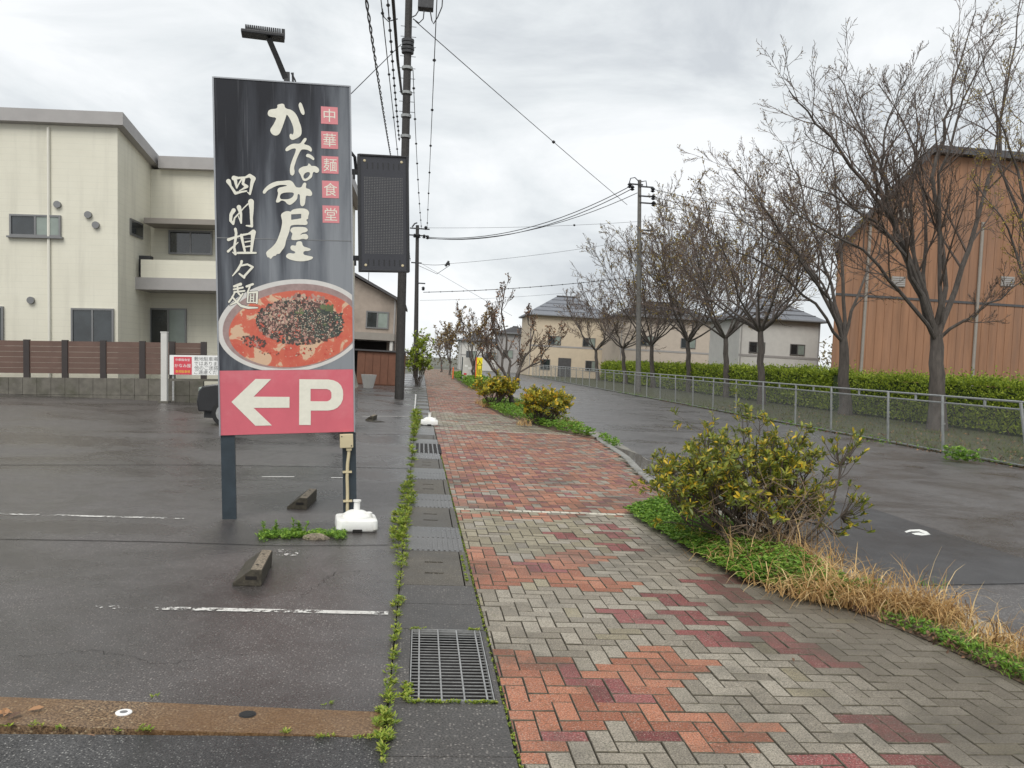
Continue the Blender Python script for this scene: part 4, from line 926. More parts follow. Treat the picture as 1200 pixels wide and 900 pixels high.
gm_.build('joint_moss', FO['weed'], kind='stuff')
tf = MB()
for u, v, n in [(38, 851, 7), (44, 852, 5), (70, 855, 7), (172, 856, 12), (165, 856, 8), (336, 860, 14), (378, 864, 10), (386, 863, 6), (181, 817, 4), (385, 826, 6), (420, 866, 10), (432, 867, 8), (445, 834, 26), (438, 862, 8), (10, 852, 5), (140, 856, 4)]:
    c = G(u, v); weed_clump(tf, c, .018, .014, n//2+1, .02, .3)
tf.build('strip_weeds', FO['weed'], kind='stuff')
# the mat of weeds at the foot of the sign, with a lump of broken concrete in it
wp = MB()
for _ in range(330):
    t_ = rnd.random(); c = G(303+t_*100, 629+rnd.gauss(0, 2.2)-2*math.sin(t_*3)); weed_clump(wp, c, .03, .035, 2, .036, .28)
for u in (310, 322, 325, 344, 350, 352, 356):
    c = G(u, 626); h = rnd.uniform(.06, .14); tip = c+Vector((rnd.uniform(-.03, .03), 0, h)); wp.tube([c, tip], .0025, 3)
    for k in range(9): p = c.lerp(tip, .3+.08*k); rosette(wp, p, 3, .034, 1, wd=.45)
tag(wp.build('weed_mat', FO['cover']), 'flat mat of green weeds at the foot of the big sign', 'weeds')
lm = bmesh.new(); bmesh.ops.create_icosphere(lm, subdivisions=2, radius=1)
for v_ in lm.verts: v_.co = Vector((v_.co.x*.12, v_.co.y*.075, max(-.01, v_.co.z*.035)))+rv(.012)
lme = bpy.data.meshes.new('concrete_lump'); lm.to_mesh(lme); lm.free(); lme.materials.append(MT['agg']); lo_ = put('concrete_lump', lme); lo_.location = G(370, 631)
tag(lo_, 'pale lump of broken concrete among the weeds under the sign', 'rubble')
# dead leaves lying about
lt = MB()
for u, v, s_ in [(15, 838, .05), (32, 836, .045), (8, 846, .05), (20, 850, .04), (4, 843, .05), (112, 866, .03), (930, 778, .03), (230, 800, .012), (337, 857, .015), (985, 742, .02)]:
    c = G(u, v); lt.oval(c+Vector((0, 0, .012)), Vector((rnd.uniform(-1, 1), rnd.uniform(-.5, .5), .05)), UP+rv(.3), s_*1.4, s_*.6)
for _ in range(700):
    t_ = rnd.random(); y = 4.3+t_*3.4; x = bed_edge(y)+abs(rnd.gauss(0, .10))-.03
    lt.oval(Vector((x, y, rnd.uniform(.012, .06))), rv()+Vector((0, 0, -.0)), UP+rv(.9), rnd.uniform(.02, .05), rnd.uniform(.012, .024))
lt.build('leaf_litter', FO['litter'], kind='stuff')
# ground cover of small green leaves round the bush
gc = MB()
for _ in range(5200):
    y = rnd.uniform(5.7, 9.75); e0_ = bed_edge(y); t_ = rnd.random()**1.3
    wdt = .72 if y > 6.4 else .34; x = e0_-.06+t_*wdt
    if y > 9.2 and x < 2.5: pass
    hgt = .05+.15*math.sin(min(1, (x-e0_+.08)/.4)*1.57)*rnd.uniform(.2, 1)
    rosette(gc, Vector((x+rnd.gauss(0, .03), y, hgt)), rnd.randint(4, 6), .038, 1, wd=.55, tilt=(-.2, .5))
for _ in range(900):                               # thin strip along the near kerb
    y = rnd.uniform(2.6, 5.4); x = bed_edge(y)+abs(rnd.gauss(0, .10)); x = min(x, 3.7)
    rosette(gc, Vector((x, y, rnd.uniform(.01, .07))), 4, .03, 1, wd=.5)
gc.build('ground_cover', FO['cover'], kind='stuff')
def blades(mb, c, n, ln, droop, spread, wd=.007, r=.1):
    for _ in range(n):
        a = rnd.uniform(0, 6.283); b = rnd.uniform(0, 6.283); q = r*math.sqrt(rnd.random())
        d = Vector((math.cos(a)*spread*rnd.random(), math.sin(a)*spread*rnd.random(), 1)); l_ = ln*rnd.uniform(.5, 1.2)
        mb.blade(c+Vector((math.cos(b)*q, math.sin(b)*q, 0)), d, Vector((math.cos(b), math.sin(b), 0)), l_, wd*rnd.uniform(.6, 1.2), droop*rnd.uniform(.4, 1.4), 4)
dg_ = MB()
for u, v, n, ln in [(905, 700, 26, .3), (925, 705, 40, .34), (940, 708, 46, .4), (955, 708, 46, .38), (970, 712, 46, .34), (985, 716, 46, .34), (1000, 718, 50, .36), (1015, 722, 50, .36), (1030, 722, 60, .38), (1045, 726, 64, .40), (1060, 728, 60, .40), (1075, 732, 50, .36), (1085, 737, 30, .28), (1100, 745, 18, .22), (1118, 755, 18, .22), (1140, 762, 26, .26), (1155, 768, 34, .28), (1170, 774, 34, .28), (1185, 780, 30, .26), (1200, 790, 26, .24), (880, 690, 16, .4), (860, 670, 20, .44), (885, 660, 30, .46), (910, 665, 30, .45), (935, 672, 26, .42), (840, 650, 18, .4), (900, 640, 24, .45), (950, 690, 30, .4)]:
    g = G(u, v)
    for q in (.10, .26): blades(dg_, Vector((g.x+q, g.y+.05, .02)), int(n*1.15), ln*1.05, .7, .78, .0105, .14)
for _ in range(60): blades(dg_, Vector((3.15+rnd.gauss(0, .25), 6.75+rnd.gauss(0, .45), .03)), 8, .42, .7, 1.0, .008, .12)
dg_.build('dry_grass', FO['dry'], kind='stuff')
gg = MB()
for u, v, n in [(1080, 742, 40), (1100, 752, 40), (1120, 760, 60), (1135, 768, 60), (1150, 775, 50), (1170, 784, 50), (1190, 795, 60), (1060, 735, 30), (1085, 690, 20), (1040, 728, 20), (760, 612, 60), (800, 620, 60), (830, 640, 60), (800, 600, 40)]:
    g = G(u, v); blades(gg, Vector((g.x+.05, g.y, .01)), n, .15, .5, .8, .006, .12)
gg.build('green_grass', FO['cover'], kind='stuff')
# ------------------------------------------------------------------ shrubs
def shrub(name, base, tops, label, leaf_mat, stems, leaf_len, rad=.012, group=None, twigs=(3, 3), seed=1, leaves=(7, 11), wd=.3, spread=.1):
    global rnd
    keep = rnd; rnd = random.Random(seed)
    root = thing(name, base, label, 'shrub', group); st_ = MB(); lf = MB()
    def tip(p, d):
        n = rnd.randint(*leaves)
        for k in range(n):
            a = k*2.4+rnd.uniform(-.4, .4); s1 = d.orthogonal().normalized(); s2 = d.cross(s1)
            o = (s1*math.cos(a)+s2*math.sin(a)); up_ = rnd.uniform(.25, 1.3); q = p-d*(leaf_len*1.1*k/n)
            l_ = leaf_len*rnd.choice((.45, .7, .9, 1.0, 1.25))*rnd.uniform(.85, 1.1); lf.oval(q, d*up_+o, d+rv(.2), l_, l_*wd*rnd.uniform(.85, 1.2), curl=rnd.uniform(-.1, .15))
    def grow(p, q, r, lvl):
        n = 4; pts = [p]; bow = rv(.07)*(q-p).length
        for i in range(1, n+1): t_ = i/n; pts.append(p.lerp(q, t_)+bow*math.sin(math.pi*t_)+rv(.012))
        st_.tube(pts, [r*(1-.45*i/n) for i in range(n+1)], 4 if lvl else 5, caps=False)
        d = (pts[-1]-pts[-2]).normalized()
        if lvl >= len(twigs): tip(pts[-1], d); return
        L_ = (q-p).length
        for _ in range(twigs[lvl]):
            s = rnd.uniform(.45, 1.0); i = min(n-1, int(s*n)); st0 = pts[i].lerp(pts[i+1], s*n-i)
            dd = (d*.8+rv(.75)+UP*.35).normalized(); grow(st0, st0+dd*L_*rnd.uniform(.25, .5), r*.5, lvl+1)
        grow(pts[-1], pts[-1]+(d+rv(.3)+UP*.15).normalized()*L_*rnd.uniform(.2, .35), r*.5, lvl+1)
    for tp in tops:
        b0 = base+Vector((rnd.uniform(-spread, spread), rnd.uniform(-spread, spread), 0)); grow(b0, tp, rad*rnd.uniform(.7, 1.2), 0)
    st_.build('stems', MT['stem'], root); lf.build('foliage', leaf_mat, root); rnd = keep
    return root
B0 = Vector((3.12, 7.35, .03))
def T(u, v, dy=0): return W(u, v, 7.35+dy)
tops = [T(768, 556, .2), T(780, 540), T(793, 524, .3), T(806, 520, -.2), T(824, 528, .1), T(838, 512, .3), T(852, 506, 0), T(866, 484, .3), T(874, 492, .1), T(886, 522, -.1), T(900, 536, .3), T(914, 520, .1), T(930, 518, -.1), T(944, 526, .2), T(955, 545, .1), T(772, 575, -.2), T(790, 570, -.4), T(812, 556, -.4), T(840, 546, -.4), T(872, 545, -.3), T(905, 550, -.3), T(935, 552, -.2), T(775, 596, -.2), T(800, 588, -.4), T(828, 565, -.5), T(905, 545, .6), T(830, 540, .7), T(940, 545, .6), T(795, 552, .6), T(765, 580, .5), T(860, 532, .4), T(785, 560, 0), T(820, 540, .2), T(968, 560, .1), T(925, 575, -.2), T(955, 590, 0), T(885, 570, -.4), T(975, 590, .2)]
bush = shrub('evergreen_shrub', B0, [B0.lerp(q, .79) for q in tops], 'large scraggly evergreen shrub with yellow leaf tips beside the brick footway', FO['shrub'], 0, .060, .013, twigs=(5, 3), seed=4, leaves=(9, 16), spread=.40)
# bare brown inner twigs low on the road side
it = MB()
for _ in range(95):
    p0 = B0+Vector((rnd.gauss(.05, .25), rnd.gauss(-.05, .25), 0)); q0 = T(rnd.uniform(825, 975), rnd.uniform(555, 640), rnd.uniform(-.6, .4)); pts = [p0]
    for k in range(1, 5): pts.append(p0.lerp(q0, k/4)+rv(.035)+Vector((0, 0, .08*math.sin(k*.785))))
    it.tube(pts, [.006, .005, .004, .003, .002], 3, caps=False)
    for k in range(2): it.tube([pts[3], pts[3].lerp(pts[4], .6)+rv(.12), pts[4]+rv(.2)], [.003, .0025, .0015], 3, caps=False)
it.build('dry_twigs', pm('dead twigs', (.21, .15, .10), .9, .3, 12, bump=0), bush)
# the long side limb on the road side
def limb(root, paths, tips, leaf_mat, leaf_len, seed):
    r_ = random.Random(seed); st_ = MB(); lf = MB()
    for pts, r0, r1 in paths: st_.tube(pts, [r0+(r1-r0)*i/(len(pts)-1) for i in range(len(pts))], 5, caps=False)
    for p0, c, n, rr_ in tips:
        for _ in range(n):
            q = c+Vector((r_.gauss(0, rr_), r_.gauss(0, rr_), r_.gauss(0, rr_))); m_ = p0.lerp(q, .5)+Vector((0, 0, -.03)); st_.tube([p0, m_, q], [.005, .004, .003], 3, caps=False)
            d = (q-p0).normalized()+Vector((0, 0, .6)); d.normalize()
            for k in range(9):
                o = Vector((r_.uniform(-1, 1), r_.uniform(-1, 1), r_.uniform(-.3, .8))); l_ = leaf_len*r_.uniform(.6, 1.15); lf.oval(q-d*(.05*k/9), d*.7+o, d, l_, l_*.3)
    st_.build('side_limb', MT['stem'], root); lf.build('limb_foliage', leaf_mat, root)
Lp = [T(925, 650, -.2), T(955, 620, -.3), T(975, 590, -.3), T(983, 562, -.3), T(984, 545, -.3)]
limb(bush, [(Lp, .013, .006), ([T(930, 650, -.2), T(960, 625, -.1), T(985, 605, 0), T(998, 590, 0)], .009, .004)], [(Lp[4], T(982, 530, -.3), 12, .07), (Lp[4], T(1000, 522, -.3), 8, .06), (Lp[3], T(992, 545, -.2), 4, .05), (T(985, 605, 0), T(1003, 585, 0), 12, .07), (T(985, 605, 0), T(1000, 610, 0), 10, .06), (T(970, 618, -.05), T(985, 628, -.1), 7, .05)], FO['shrub'], .06, 8)
B1 = G(636, 499)+Vector((.05, .15, .03))
tp = []
for _ in range(46): a = rnd.uniform(0, 6.283); q = rnd.uniform(.1, 1)**.6; tp.append(B1+Vector((math.cos(a)*.62*q, math.sin(a)*.6*q, .22+.40*math.sqrt(max(0, 1-q*q))*rnd.uniform(.75, 1.1)+.06)))
shrub('evergreen_shrub', B1, tp, 'rounded yellow-green shrub at the near end of the far planting bed', FO['yshrub'], 0, .085, .014, twigs=(4, 2), seed=6, leaves=(6, 9), wd=.42, spread=.25)
B2 = G(580, 478)+Vector((0, .1, .03)); tp = []
for _ in range(34): a = rnd.uniform(0, 6.283); q = rnd.uniform(.1, 1)**.6; tp.append(B2+Vector((math.cos(a)*.62*q, math.sin(a)*.6*q, .25+.46*math.sqrt(max(0, 1-q*q))*rnd.uniform(.75, 1.1)+.06)))
shrub('evergreen_shrub', B2, tp, 'orange-tinged yellow shrub in front of the small crooked tree', FO['yshrub'], 0, .10, .014, twigs=(4, 2), seed=7, leaves=(6, 9), wd=.45, spread=.25)
# low green growth in the far bed
c2 = MB()
for _ in range(2300):
    y = rnd.uniform(18.6, 32.5); x = bed2(y)+rnd.random()**1.4*(kerb_x(y)-bed2(y)); k = 1 if y > 20 else .5
    if rnd.random() < k: rosette(c2, Vector((x, y, rnd.uniform(.03, .2 if y > 18.6 else .09))), 5, .075, 1, wd=.5)
for _ in range(170):
    y = rnd.uniform(17.0, 18.8); rosette(c2, Vector((kerb_x(y)+rnd.uniform(.08, .3), y, rnd.uniform(-.06, .12))), 5, .06, 1, wd=.4)
for _ in range(1500):
    y = rnd.uniform(44, 74); x = rnd.uniform(2.6, kerb_x(y)); rosette(c2, Vector((x, y, rnd.uniform(.03, .45))), 5, .16, 1, wd=.5)
c2.build('bed_weeds', FO['cover'], kind='stuff')
d2 = MB()
for u, v in [(566, 476), (562, 474), (570, 478), (612, 500), (672, 503), (664, 502), (655, 500)]:
    g = G(u, v); blades(d2, g+Vector((.05, .1, .02)), 60, .36, .6, .8, .016, .2)
d2.build('dry_tufts', FO['dry'], kind='stuff')
# ------------------------------------------------------------------ bare trees
def tube_path(p, q, n, wob):
    r_ = []
    for i in range(n+1):
        t_ = i/n; v_ = p.lerp(q, t_)
        r_.append(v_+rv(wob)*math.sin(math.pi*t_))
    return r_
def tree(name, base, trunk_top, limbs, label, seed, r0=.3, lv=3, dens=1., leafp=.25, leaf_key='bud', limb_r=.14, leaf_s=.1, nb=(9, 8, 6), ln=(.42, .5, .55), group='bare trees beyond the chain-link fence', grow_up=.18, minr=.0065, shrink=1.):
    r_ = random.Random(seed); root = thing(name, base, label, 'tree', group)
    tr = MB(); br = MB(); tw = MB(); lf = MB()
    def rvv(a): return Vector((r_.uniform(-a, a), r_.uniform(-a, a), r_.uniform(-a, a)))
    H_ = (trunk_top-base).length
    pts = [base.lerp(trunk_top, i/7)+rvv(.05) for i in range(8)]; pts[0] = base-Vector((0, 0, .1)); pts[-1] = trunk_top
    tr.tube(pts, [r0*1.3, r0*1.02, r0*.92, r0*.87, r0*.83, r0*.79, r0*.74, r0*.62], 11)
    def branch(p, d, L_, rad, lvl):
        n = (6, 5, 4, 3)[min(lvl, 3)]; pts = [p]; dd = d.normalized()
        for i in range(n):
            dd = (dd+rvv(.13 if lvl < 2 else .16)+UP*(grow_up if lvl else .07)).normalized(); pts.append(pts[-1]+dd*(L_/n))
        rr_ = [max(minr*.7, rad*(1-.72*i/n)) for i in range(n+1)]
        (br if lvl < 1 else tw).tube(pts, rr_, (5, 4, 3, 3)[min(lvl, 3)], caps=False)
        spawn(pts, rr_, L_, lvl)
    def spawn(pts, rr_, L_, lvl):
        n = len(pts)-1
        if lvl >= lv:
            if r_.random() < leafp:
                for _ in range(r_.randint(2, 5)): q = pts[r_.randint(1, n)]+rvv(.06); lf.leaf(q, rvv(1), rvv(1), leaf_s*r_.uniform(.6, 1.3), leaf_s*.6)
            return
        cnt = max(2, int(nb[min(lvl, 2)]*dens*r_.uniform(.8, 1.2)))
        for k in range(cnt):
            s = .22+.78*(k+r_.random())/cnt; f = min(n-1e-3, s*n); i = int(f); p = pts[i].lerp(pts[i+1], f-i); ax = (pts[i+1]-pts[i]).normalized()
            o = rvv(1); o = (o-ax*o.dot(ax)).normalized(); ang = R(r_.uniform(22, 52)); d = ax*math.cos(ang)+o*math.sin(ang)
            branch(p, d, L_*ln[min(lvl, 2)]*r_.uniform(.6, 1.15)*(1.1-.6*s), max(minr, (rr_[i])*.5), lvl+1)
    for path, ra in limbs:
        path = [trunk_top.lerp(path[0], 0) if k < 0 else q for k, q in enumerate(path)]
        path = [trunk_top.lerp(q, shrink) for q in path]; ra *= .80
        P_ = [trunk_top-(trunk_top-base).normalized()*.25]+path; fine = []
        for i in range(len(P_)-1):
            for k in range(3): fine.append(P_[i].lerp(P_[i+1], k/3)+(rvv(.10) if i+k else Vector()))
        fine.append(P_[-1]); rr_ = [max(.018, ra*(1-.88*i/(len(fine)-1))) for i in range(len(fine))]
        br.tube(fine, rr_, 7, caps=False); L_ = sum((fine[i+1]-fine[i]).length for i in range(len(fine)-1))
        spawn(fine, rr_, L_, 0)
    tr.build('trunk', MT['bark'], root, smooth=True); br.build('limbs', MT['bark'], root); tw.build('crown', MT['twig'], root)
    if lf.v: lf.build('young_leaves', FO[leaf_key], root)
    return root
D1 = 28.6; b1_ = W(1098, 507, D1); b1_.z = RZ
f1 = W(1097, 392, D1)
tree('bare_tree', b1_, f1, [([W(1068, 315, D1-.5), W(1046, 255, D1-.8), W(1031, 228, D1-1), W(985, 165, D1-1.5), W(935, 105, D1-2), W(898, 62, D1-2.4)], .17),
    ([W(1066, 310, D1-.2), W(1034, 226, D1-.4), W(1012, 165, D1-.2), W(990, 100, D1), W(965, 45, D1+.4)], .13), ([W(1062, 300, D1-.6), W(1030, 215, D1-1), W(1022, 150, D1-1.6), W(1035, 95, D1-2), W(1055, 55, D1-2.4)], .11),
    ([W(1066, 312, D1-.9), W(1020, 240, D1-1.8), W(960, 205, D1-2.8), W(905, 185, D1-3.5)], .11), ([W(1072, 305, D1+.6), W(1045, 220, D1+1.4), W(1000, 130, D1+2.2), W(945, 95, D1+3)], .11),
    ([W(1072, 300, D1), W(1060, 215, D1-.3), W(1075, 140, D1-.6), W(1095, 70, D1-1)], .11), ([W(1080, 310, D1+.5), W(1078, 200, D1+1.2), W(1056, 110, D1+1.6), W(1020, 60, D1+2)], .11),
    ([W(1108, 330, D1), W(1092, 185, D1+.3), W(1110, 105, D1+.3), W(1128, 40, D1+.3), W(1150, -40, D1)], .13), ([W(1106, 325, D1-.4), W(1100, 180, D1-.6), W(1134, 80, D1-1), W(1180, -10, D1-1.4)], .12),
    ([W(1125, 330, D1+.3), W(1150, 250, D1+.5), W(1178, 150, D1+1), W(1195, 40, D1+1), W(1210, -60, D1+1)], .15),
    ([W(1050, 335, D1-1), W(1000, 280, D1-2), W(940, 250, D1-3), W(890, 215, D1-4)], .10), ([W(1130, 375, D1-.5), W(1180, 345, D1-1), W(1250, 300, D1-2)], .09)],
    'tallest bare spreading tree in front of the terracotta building', 21, r0=.31, dens=1.0, leafp=.06, nb=(14, 8, 5), ln=(.36, .5, .52), minr=.0092, leaf_s=.06, shrink=.88, grow_up=.06)
D2 = 37.5; b2t = W(990, 485, D2); b2t.z = RZ
tree('bare_tree', b2t, W(988, 395, D2), [([W(965, 340, D2), W(925, 280, D2-1), W(885, 230, D2-2), W(848, 180, D2-2)], .13), ([W(975, 330, D2+1), W(945, 250, D2+1), W(930, 190, D2+1), W(915, 150, D2)], .12), ([W(990, 320, D2), W(985, 240, D2), W(975, 165, D2), W(985, 120, D2)], .12), ([W(1005, 345, D2), W(1030, 290, D2+1), W(1050, 230, D2+1)], .11), ([W(955, 355, D2-1), W(905, 310, D2-2), W(850, 285, D2-3), W(808, 250, D2-3)], .10), ([W(970, 345, D2-.6), W(930, 290, D2-2), W(885, 265, D2-3.5), W(845, 235, D2-4)], .10), ([W(965, 330, D2+2), W(900, 250, D2+3), W(865, 200, D2+3)], .10)],
    'bare tree second nearest along the fence, left of the tallest one', 22, r0=.28, dens=1.0, leafp=.3, nb=(13, 8, 5), ln=(.42, .5, .52), minr=.0115, leaf_s=.08, shrink=.92, grow_up=.05)
rows = [(893, 45, 'bare tree third nearest along the fence, with dark leaning trunk', .3), (852, 55, 'bare tree fourth nearest along the fence, behind the clipped hedge', .4), (808, 63, 'bare tree with goldish young leaves just right of the distant power pole', .75), (765, 72, 'bare tree standing close beside the distant power pole', .4), (732, 82, 'thin bare tree just left of the distant power pole', .2), (700, 93, 'last small bare tree at the far end of the fence', .15)]
for k, (u, D, lab, lp) in enumerate(rows):
    b_ = W(u, 460, D); b_.z = RZ; ft = W(u-2, 432-78*37/D*.75, D); hgt = (12.8, 14.6, 15.2, 14.6, 12.6, 11.0)[k]; lm_ = []; r_ = random.Random(50+k)
    for q in range(12 if k < 4 else 9):
        a = q*6.283*.382*2+r_.uniform(-.3, .3); sp = r_.uniform(2.6, 8.0)*(1 if q else .1)*(1 if k < 4 else .9); e_ = b_+Vector((math.cos(a)*sp, math.sin(a)*sp, hgt*r_.uniform(.72, 1.04)*(1-.035*sp)))
        m1 = ft.lerp(e_, .3)+Vector((math.cos(a)*.5, math.sin(a)*.5, -.3)); m2 = ft.lerp(e_, .65)+Vector((math.cos(a)*.3, math.sin(a)*.3, -.1)); lm_.append(([m1, m2, e_], .09))
    tree('bare_tree', b_, ft, lm_, lab, 60+k, r0=.22, dens=(1.15, 1.15, 1.15, 1.1, 1.05, 1.0)[k], leafp=lp*.45, leaf_key='gold' if k in (1, 2, 3) else 'bud', nb=(10, 6, 4), ln=(.46, .52, .55), minr=(.013, .0155, .018, .019, .020, .022)[k], leaf_s=.13, grow_up=.07)
# right-hand tree only partly in view, with young yellow leaves
tree('bare_tree', W(1232, 500, 25.5), W(1232, 400, 25.5), [([W(1225, 330, 25.5), W(1205, 250, 26), W(1185, 175, 26), W(1160, 115, 26)], .12), ([W(1228, 320, 25.5), W(1215, 220, 25.5), W(1205, 110, 25)], .12), ([W(1210, 350, 25), W(1180, 270, 25), W(1140, 210, 25)], .09), ([W(1215, 320, 26), W(1180, 220, 26.5), W(1165, 130, 27), W(1150, 60, 27)], .09)], 'bare tree with yellowish young leaves cut off by the right edge', 33, r0=.26, leafp=.7, leaf_key='gold', nb=(10, 6, 5), leaf_s=.065, ln=(.36, .5, .52), minr=.0085, grow_up=.08)
# small crooked tree in the planting bed
B4 = G(598, 478); B4.y = 29.2; B4 = W(600, 479, 29.2); B4.z = .02; D4 = 29.2
tree('crooked_tree', B4, W(597, 455, D4), [([W(585, 440, D4), W(572, 425, D4), W(560, 400, D4), W(535, 370, D4)], .09), ([W(590, 430, D4), W(583, 400, D4), W(575, 365, D4)], .08), ([W(598, 425, D4), W(590, 385, D4), W(592, 335, D4)], .08), ([W(612, 430, D4), W(625, 400, D4), W(618, 370, D4)], .08), ([W(608, 440, D4), W(640, 415, D4+.5), W(650, 395, D4+.5)], .06)],
    'small crooked dark tree in the planting bed by the road', 41, r0=.10, dens=1.1, leafp=.3, leaf_key='litter', nb=(9, 6, 4), ln=(.42, .5, .5), leaf_s=.085, minr=.009, group='street trees in the far bed')
for k, (u, v, D) in enumerate([(553, 452, 57), (527, 440, 78), (517, 436, 92)]):
    b_ = W(u, v, D); b_.z = .0
    lm_ = [([b_+Vector((r_.uniform(-.8, .8), r_.uniform(-.8, .8), 2.6)), b_+Vector((r_.uniform(-1.4, 1.4), r_.uniform(-1.4, 1.4), r_.uniform(4, 5)))], .06) for q in range(5)]
    tree('crooked_tree', b_, b_+Vector((0, 0, 1.3)), lm_, ('thin dark street tree beside the narrow yellow sign', 'distant brownish street tree left of the yellow sign', 'farthest brownish street tree at the end of the footway')[k], 80+k, r0=.10, dens=1, leafp=.3, leaf_key='bud', nb=(8, 6, 4), leaf_s=.16, minr=.014, group='street trees in the far bed')
# ------------------------------------------------------------------ clipped hedge and the verge behind the fence
def hedge(label, x0, x1, y0, y1, z1, n, leaf_s):
    hb = thing('clipped_hedge', ((x0+x1)/2, y0, RZ), label, 'hedge', 'clipped hedges behind the fence'); mb = MB(); core = MB()
    for _ in range(n):
        f = rnd.random(); y = y0+(y1-y0)*rnd.random()**1.5; top = z1+.13*math.sin(y*1.3)+.08*math.sin(y*3.7)
        if f < .55: x, z = x0+rnd.gauss(0, .09), RZ+.1+(top-.1)*rnd.random()**1.05
        elif f < .85: x, z = rnd.uniform(x0, x1), top+rnd.gauss(0, .08)
        else: x, z = rnd.uniform(x0, x1), rnd.uniform(.2, top)
        s_ = leaf_s*(1+max(0, y-30)*.018)
        mb.leaf(Vector((x, y, z)), Vector((rnd.uniform(-1, .4), rnd.uniform(-1, .6), rnd.uniform(-.2, 1))), rv(1), s_*rnd.uniform(.7, 1.3), s_*.6)
    for _ in range(n//9):
        y = y0+(y1-y0)*rnd.random()**1.4; b0 = Vector((rnd.uniform(x0, x1), y, z1-.05)); hh = abs(rnd.gauss(0, .22))
        for q in range(5): mb.leaf(b0+Vector((0, 0, hh*q/4)), Vector((rnd.uniform(-1, 1), rnd.uniform(-1, 1), .6)), rv(1), leaf_s*1.1, leaf_s*.6)
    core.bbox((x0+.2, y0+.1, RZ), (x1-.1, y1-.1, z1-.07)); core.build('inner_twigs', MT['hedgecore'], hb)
    for k in range(int((y1-y0)/.8)):
        mm_ = MB(); yy = y0+.4+k*.8; mm_.tube([(x0+.12, yy, RZ), (x0+.1+rnd.uniform(-.1, .1), yy+rnd.uniform(-.2, .2), .5), (x0+.15, yy+rnd.uniform(-.2, .2), 1.0)], .03, 4); mm_.build('stem', MT['twig'], hb)
    mb.build('foliage', FO['hedge'], hb); return hb
hedge('bright green clipped hedge under the terracotta building wall', 20.3, 21.6, 20, 39.5, 1.68, 22000, .105)
hedge('long bright green clipped hedge running on behind the far fence', 20.5, 21.8, 41, 96, 1.85, 18000, .12)
vg = MB()
for _ in range(5200):
    y = 14+rnd.random()**1.6*34; x = rnd.uniform(12.85, 20.2); a = rnd.uniform(0, 6.28); d = Vector((math.cos(a)*.5, math.sin(a)*.5, rnd.uniform(.4, 1)))
    vg.leaf(Vector((x, y, RZ+.02)), d, UP, rnd.uniform(.05, .12), .02)
for _ in range(230):
    y = 14+rnd.random()**1.6*30; blades(vg, Vector((rnd.uniform(12.9, 20.0), y, RZ+.02)), 16, rnd.uniform(.12, .3), .7, .6, .02, .22)
vg.build('verge_grass', leafmat('verge grass blade', [(0, (.05, .075, .015)), (.5, (.10, .13, .025)), (1, (.20, .19, .06))], .6, .2, .2), kind='stuff')
vl = MB()
for _ in range(1500):
    y = 14+rnd.random()**1.5*26; x = 12.7+rnd.random()**1.3*7; vl.oval(Vector((x, y, RZ+.045)), rv()*1.0, UP+rv(.5), rnd.uniform(.05, .1), .045)
for _ in range(500):
    y = 13.5+rnd.random()**1.4*30; vl.oval(Vector((12.62+rnd.gauss(0, .12), y, RZ+.03)), rv()*1.0, UP+rv(.5), rnd.uniform(.04, .08), .035)
vl.build('verge_leaves', FO['litter'], kind='stuff')
fb = MB()
for u, v, n, ln in [(1125, 541, 46, .14), (1135, 542, 40, .13), (1115, 538, 26, .11), (925, 500, 14, .09), (960, 507, 12, .08), (1010, 518, 14, .09), (1030, 521, 10, .08)]:
    g = G(u, v, RZ)
    for _ in range(n): rosette(fb, g+Vector((rnd.gauss(0, .12), rnd.gauss(0, .2), rnd.uniform(.02, ln*2.2))), 6, ln*.75, 1, wd=.35)
for _ in range(260):
    y = 13.5+rnd.random()*40; rosette(fb, Vector((12.64+rnd.gauss(0, .06), y, RZ+rnd.uniform(.02, .1))), 5, .07, 1)
fb.build('fence_weeds', FO['cover'], kind='stuff')
# ------------------------------------------------------------------ chain-link fence
fc = thing('chain_link_fence', (12.72, 13.5, RZ), 'grey chain-link fence with tubular rails along the far side of the road', 'fence')
FX, FH = 12.72, 1.42
def leanv(z): return -.035*z
py_ = [13.75, 16.53, 19.48, 21.95, 25.2, 27.75]; y = 30.5
while y < 97: py_.append(y); y += 2.75
py_ = [8.2, 11.0]+py_
pr_ = MB().tube([(0, 0, 0), (leanv(FH), 0, FH)], .032, 8)
pm1 = MB().tube([(0, 0, -.02), (-.04, 0, FH-.02)], .034, 8).mesh('post', MT['galv'], True)
for k, y in enumerate(py_):
    o = bpy.data.objects.new('post', pm1); COL.objects.link(o); o.parent = fc; o.location = (0, y-13.5, 0)
    o.rotation_euler = (rnd.uniform(-.012, .012), (-.03, -.02, -.06, -.17, -.05, -.035, -.02)[k] if k < 7 else rnd.uniform(-.03, .0), 0)
for z, r_c in ((FH-.03, .026), (FH-.19, .021), (.06, .019)):
    MB().tube([(FX-.04, 8, RZ+z), (FX-.045, 50, RZ+z), (FX-.04, 97, RZ+z)], r_c, 6).build('rail', MT['galv'], fc, smooth=True)
for k, y in enumerate(py_[:-1]):
    ym = (y+py_[k+1])/2
    MB().bbox((FX-.06, ym-.025, RZ+FH-.21), (FX-.02, ym+.025, RZ+FH)).build('rail_strap', MT['galv'], fc)
    for z in (FH-.19, .72): MB().tube([(FX-.035, y, RZ+z-.02), (FX-.035, y, RZ+z+.02)], .042, 8).build('clamp', MT['steel'], fc)
wm = MB(); sp = .056; zlo, zhi = RZ+.07, RZ+FH-.2; hgt = zhi-zlo
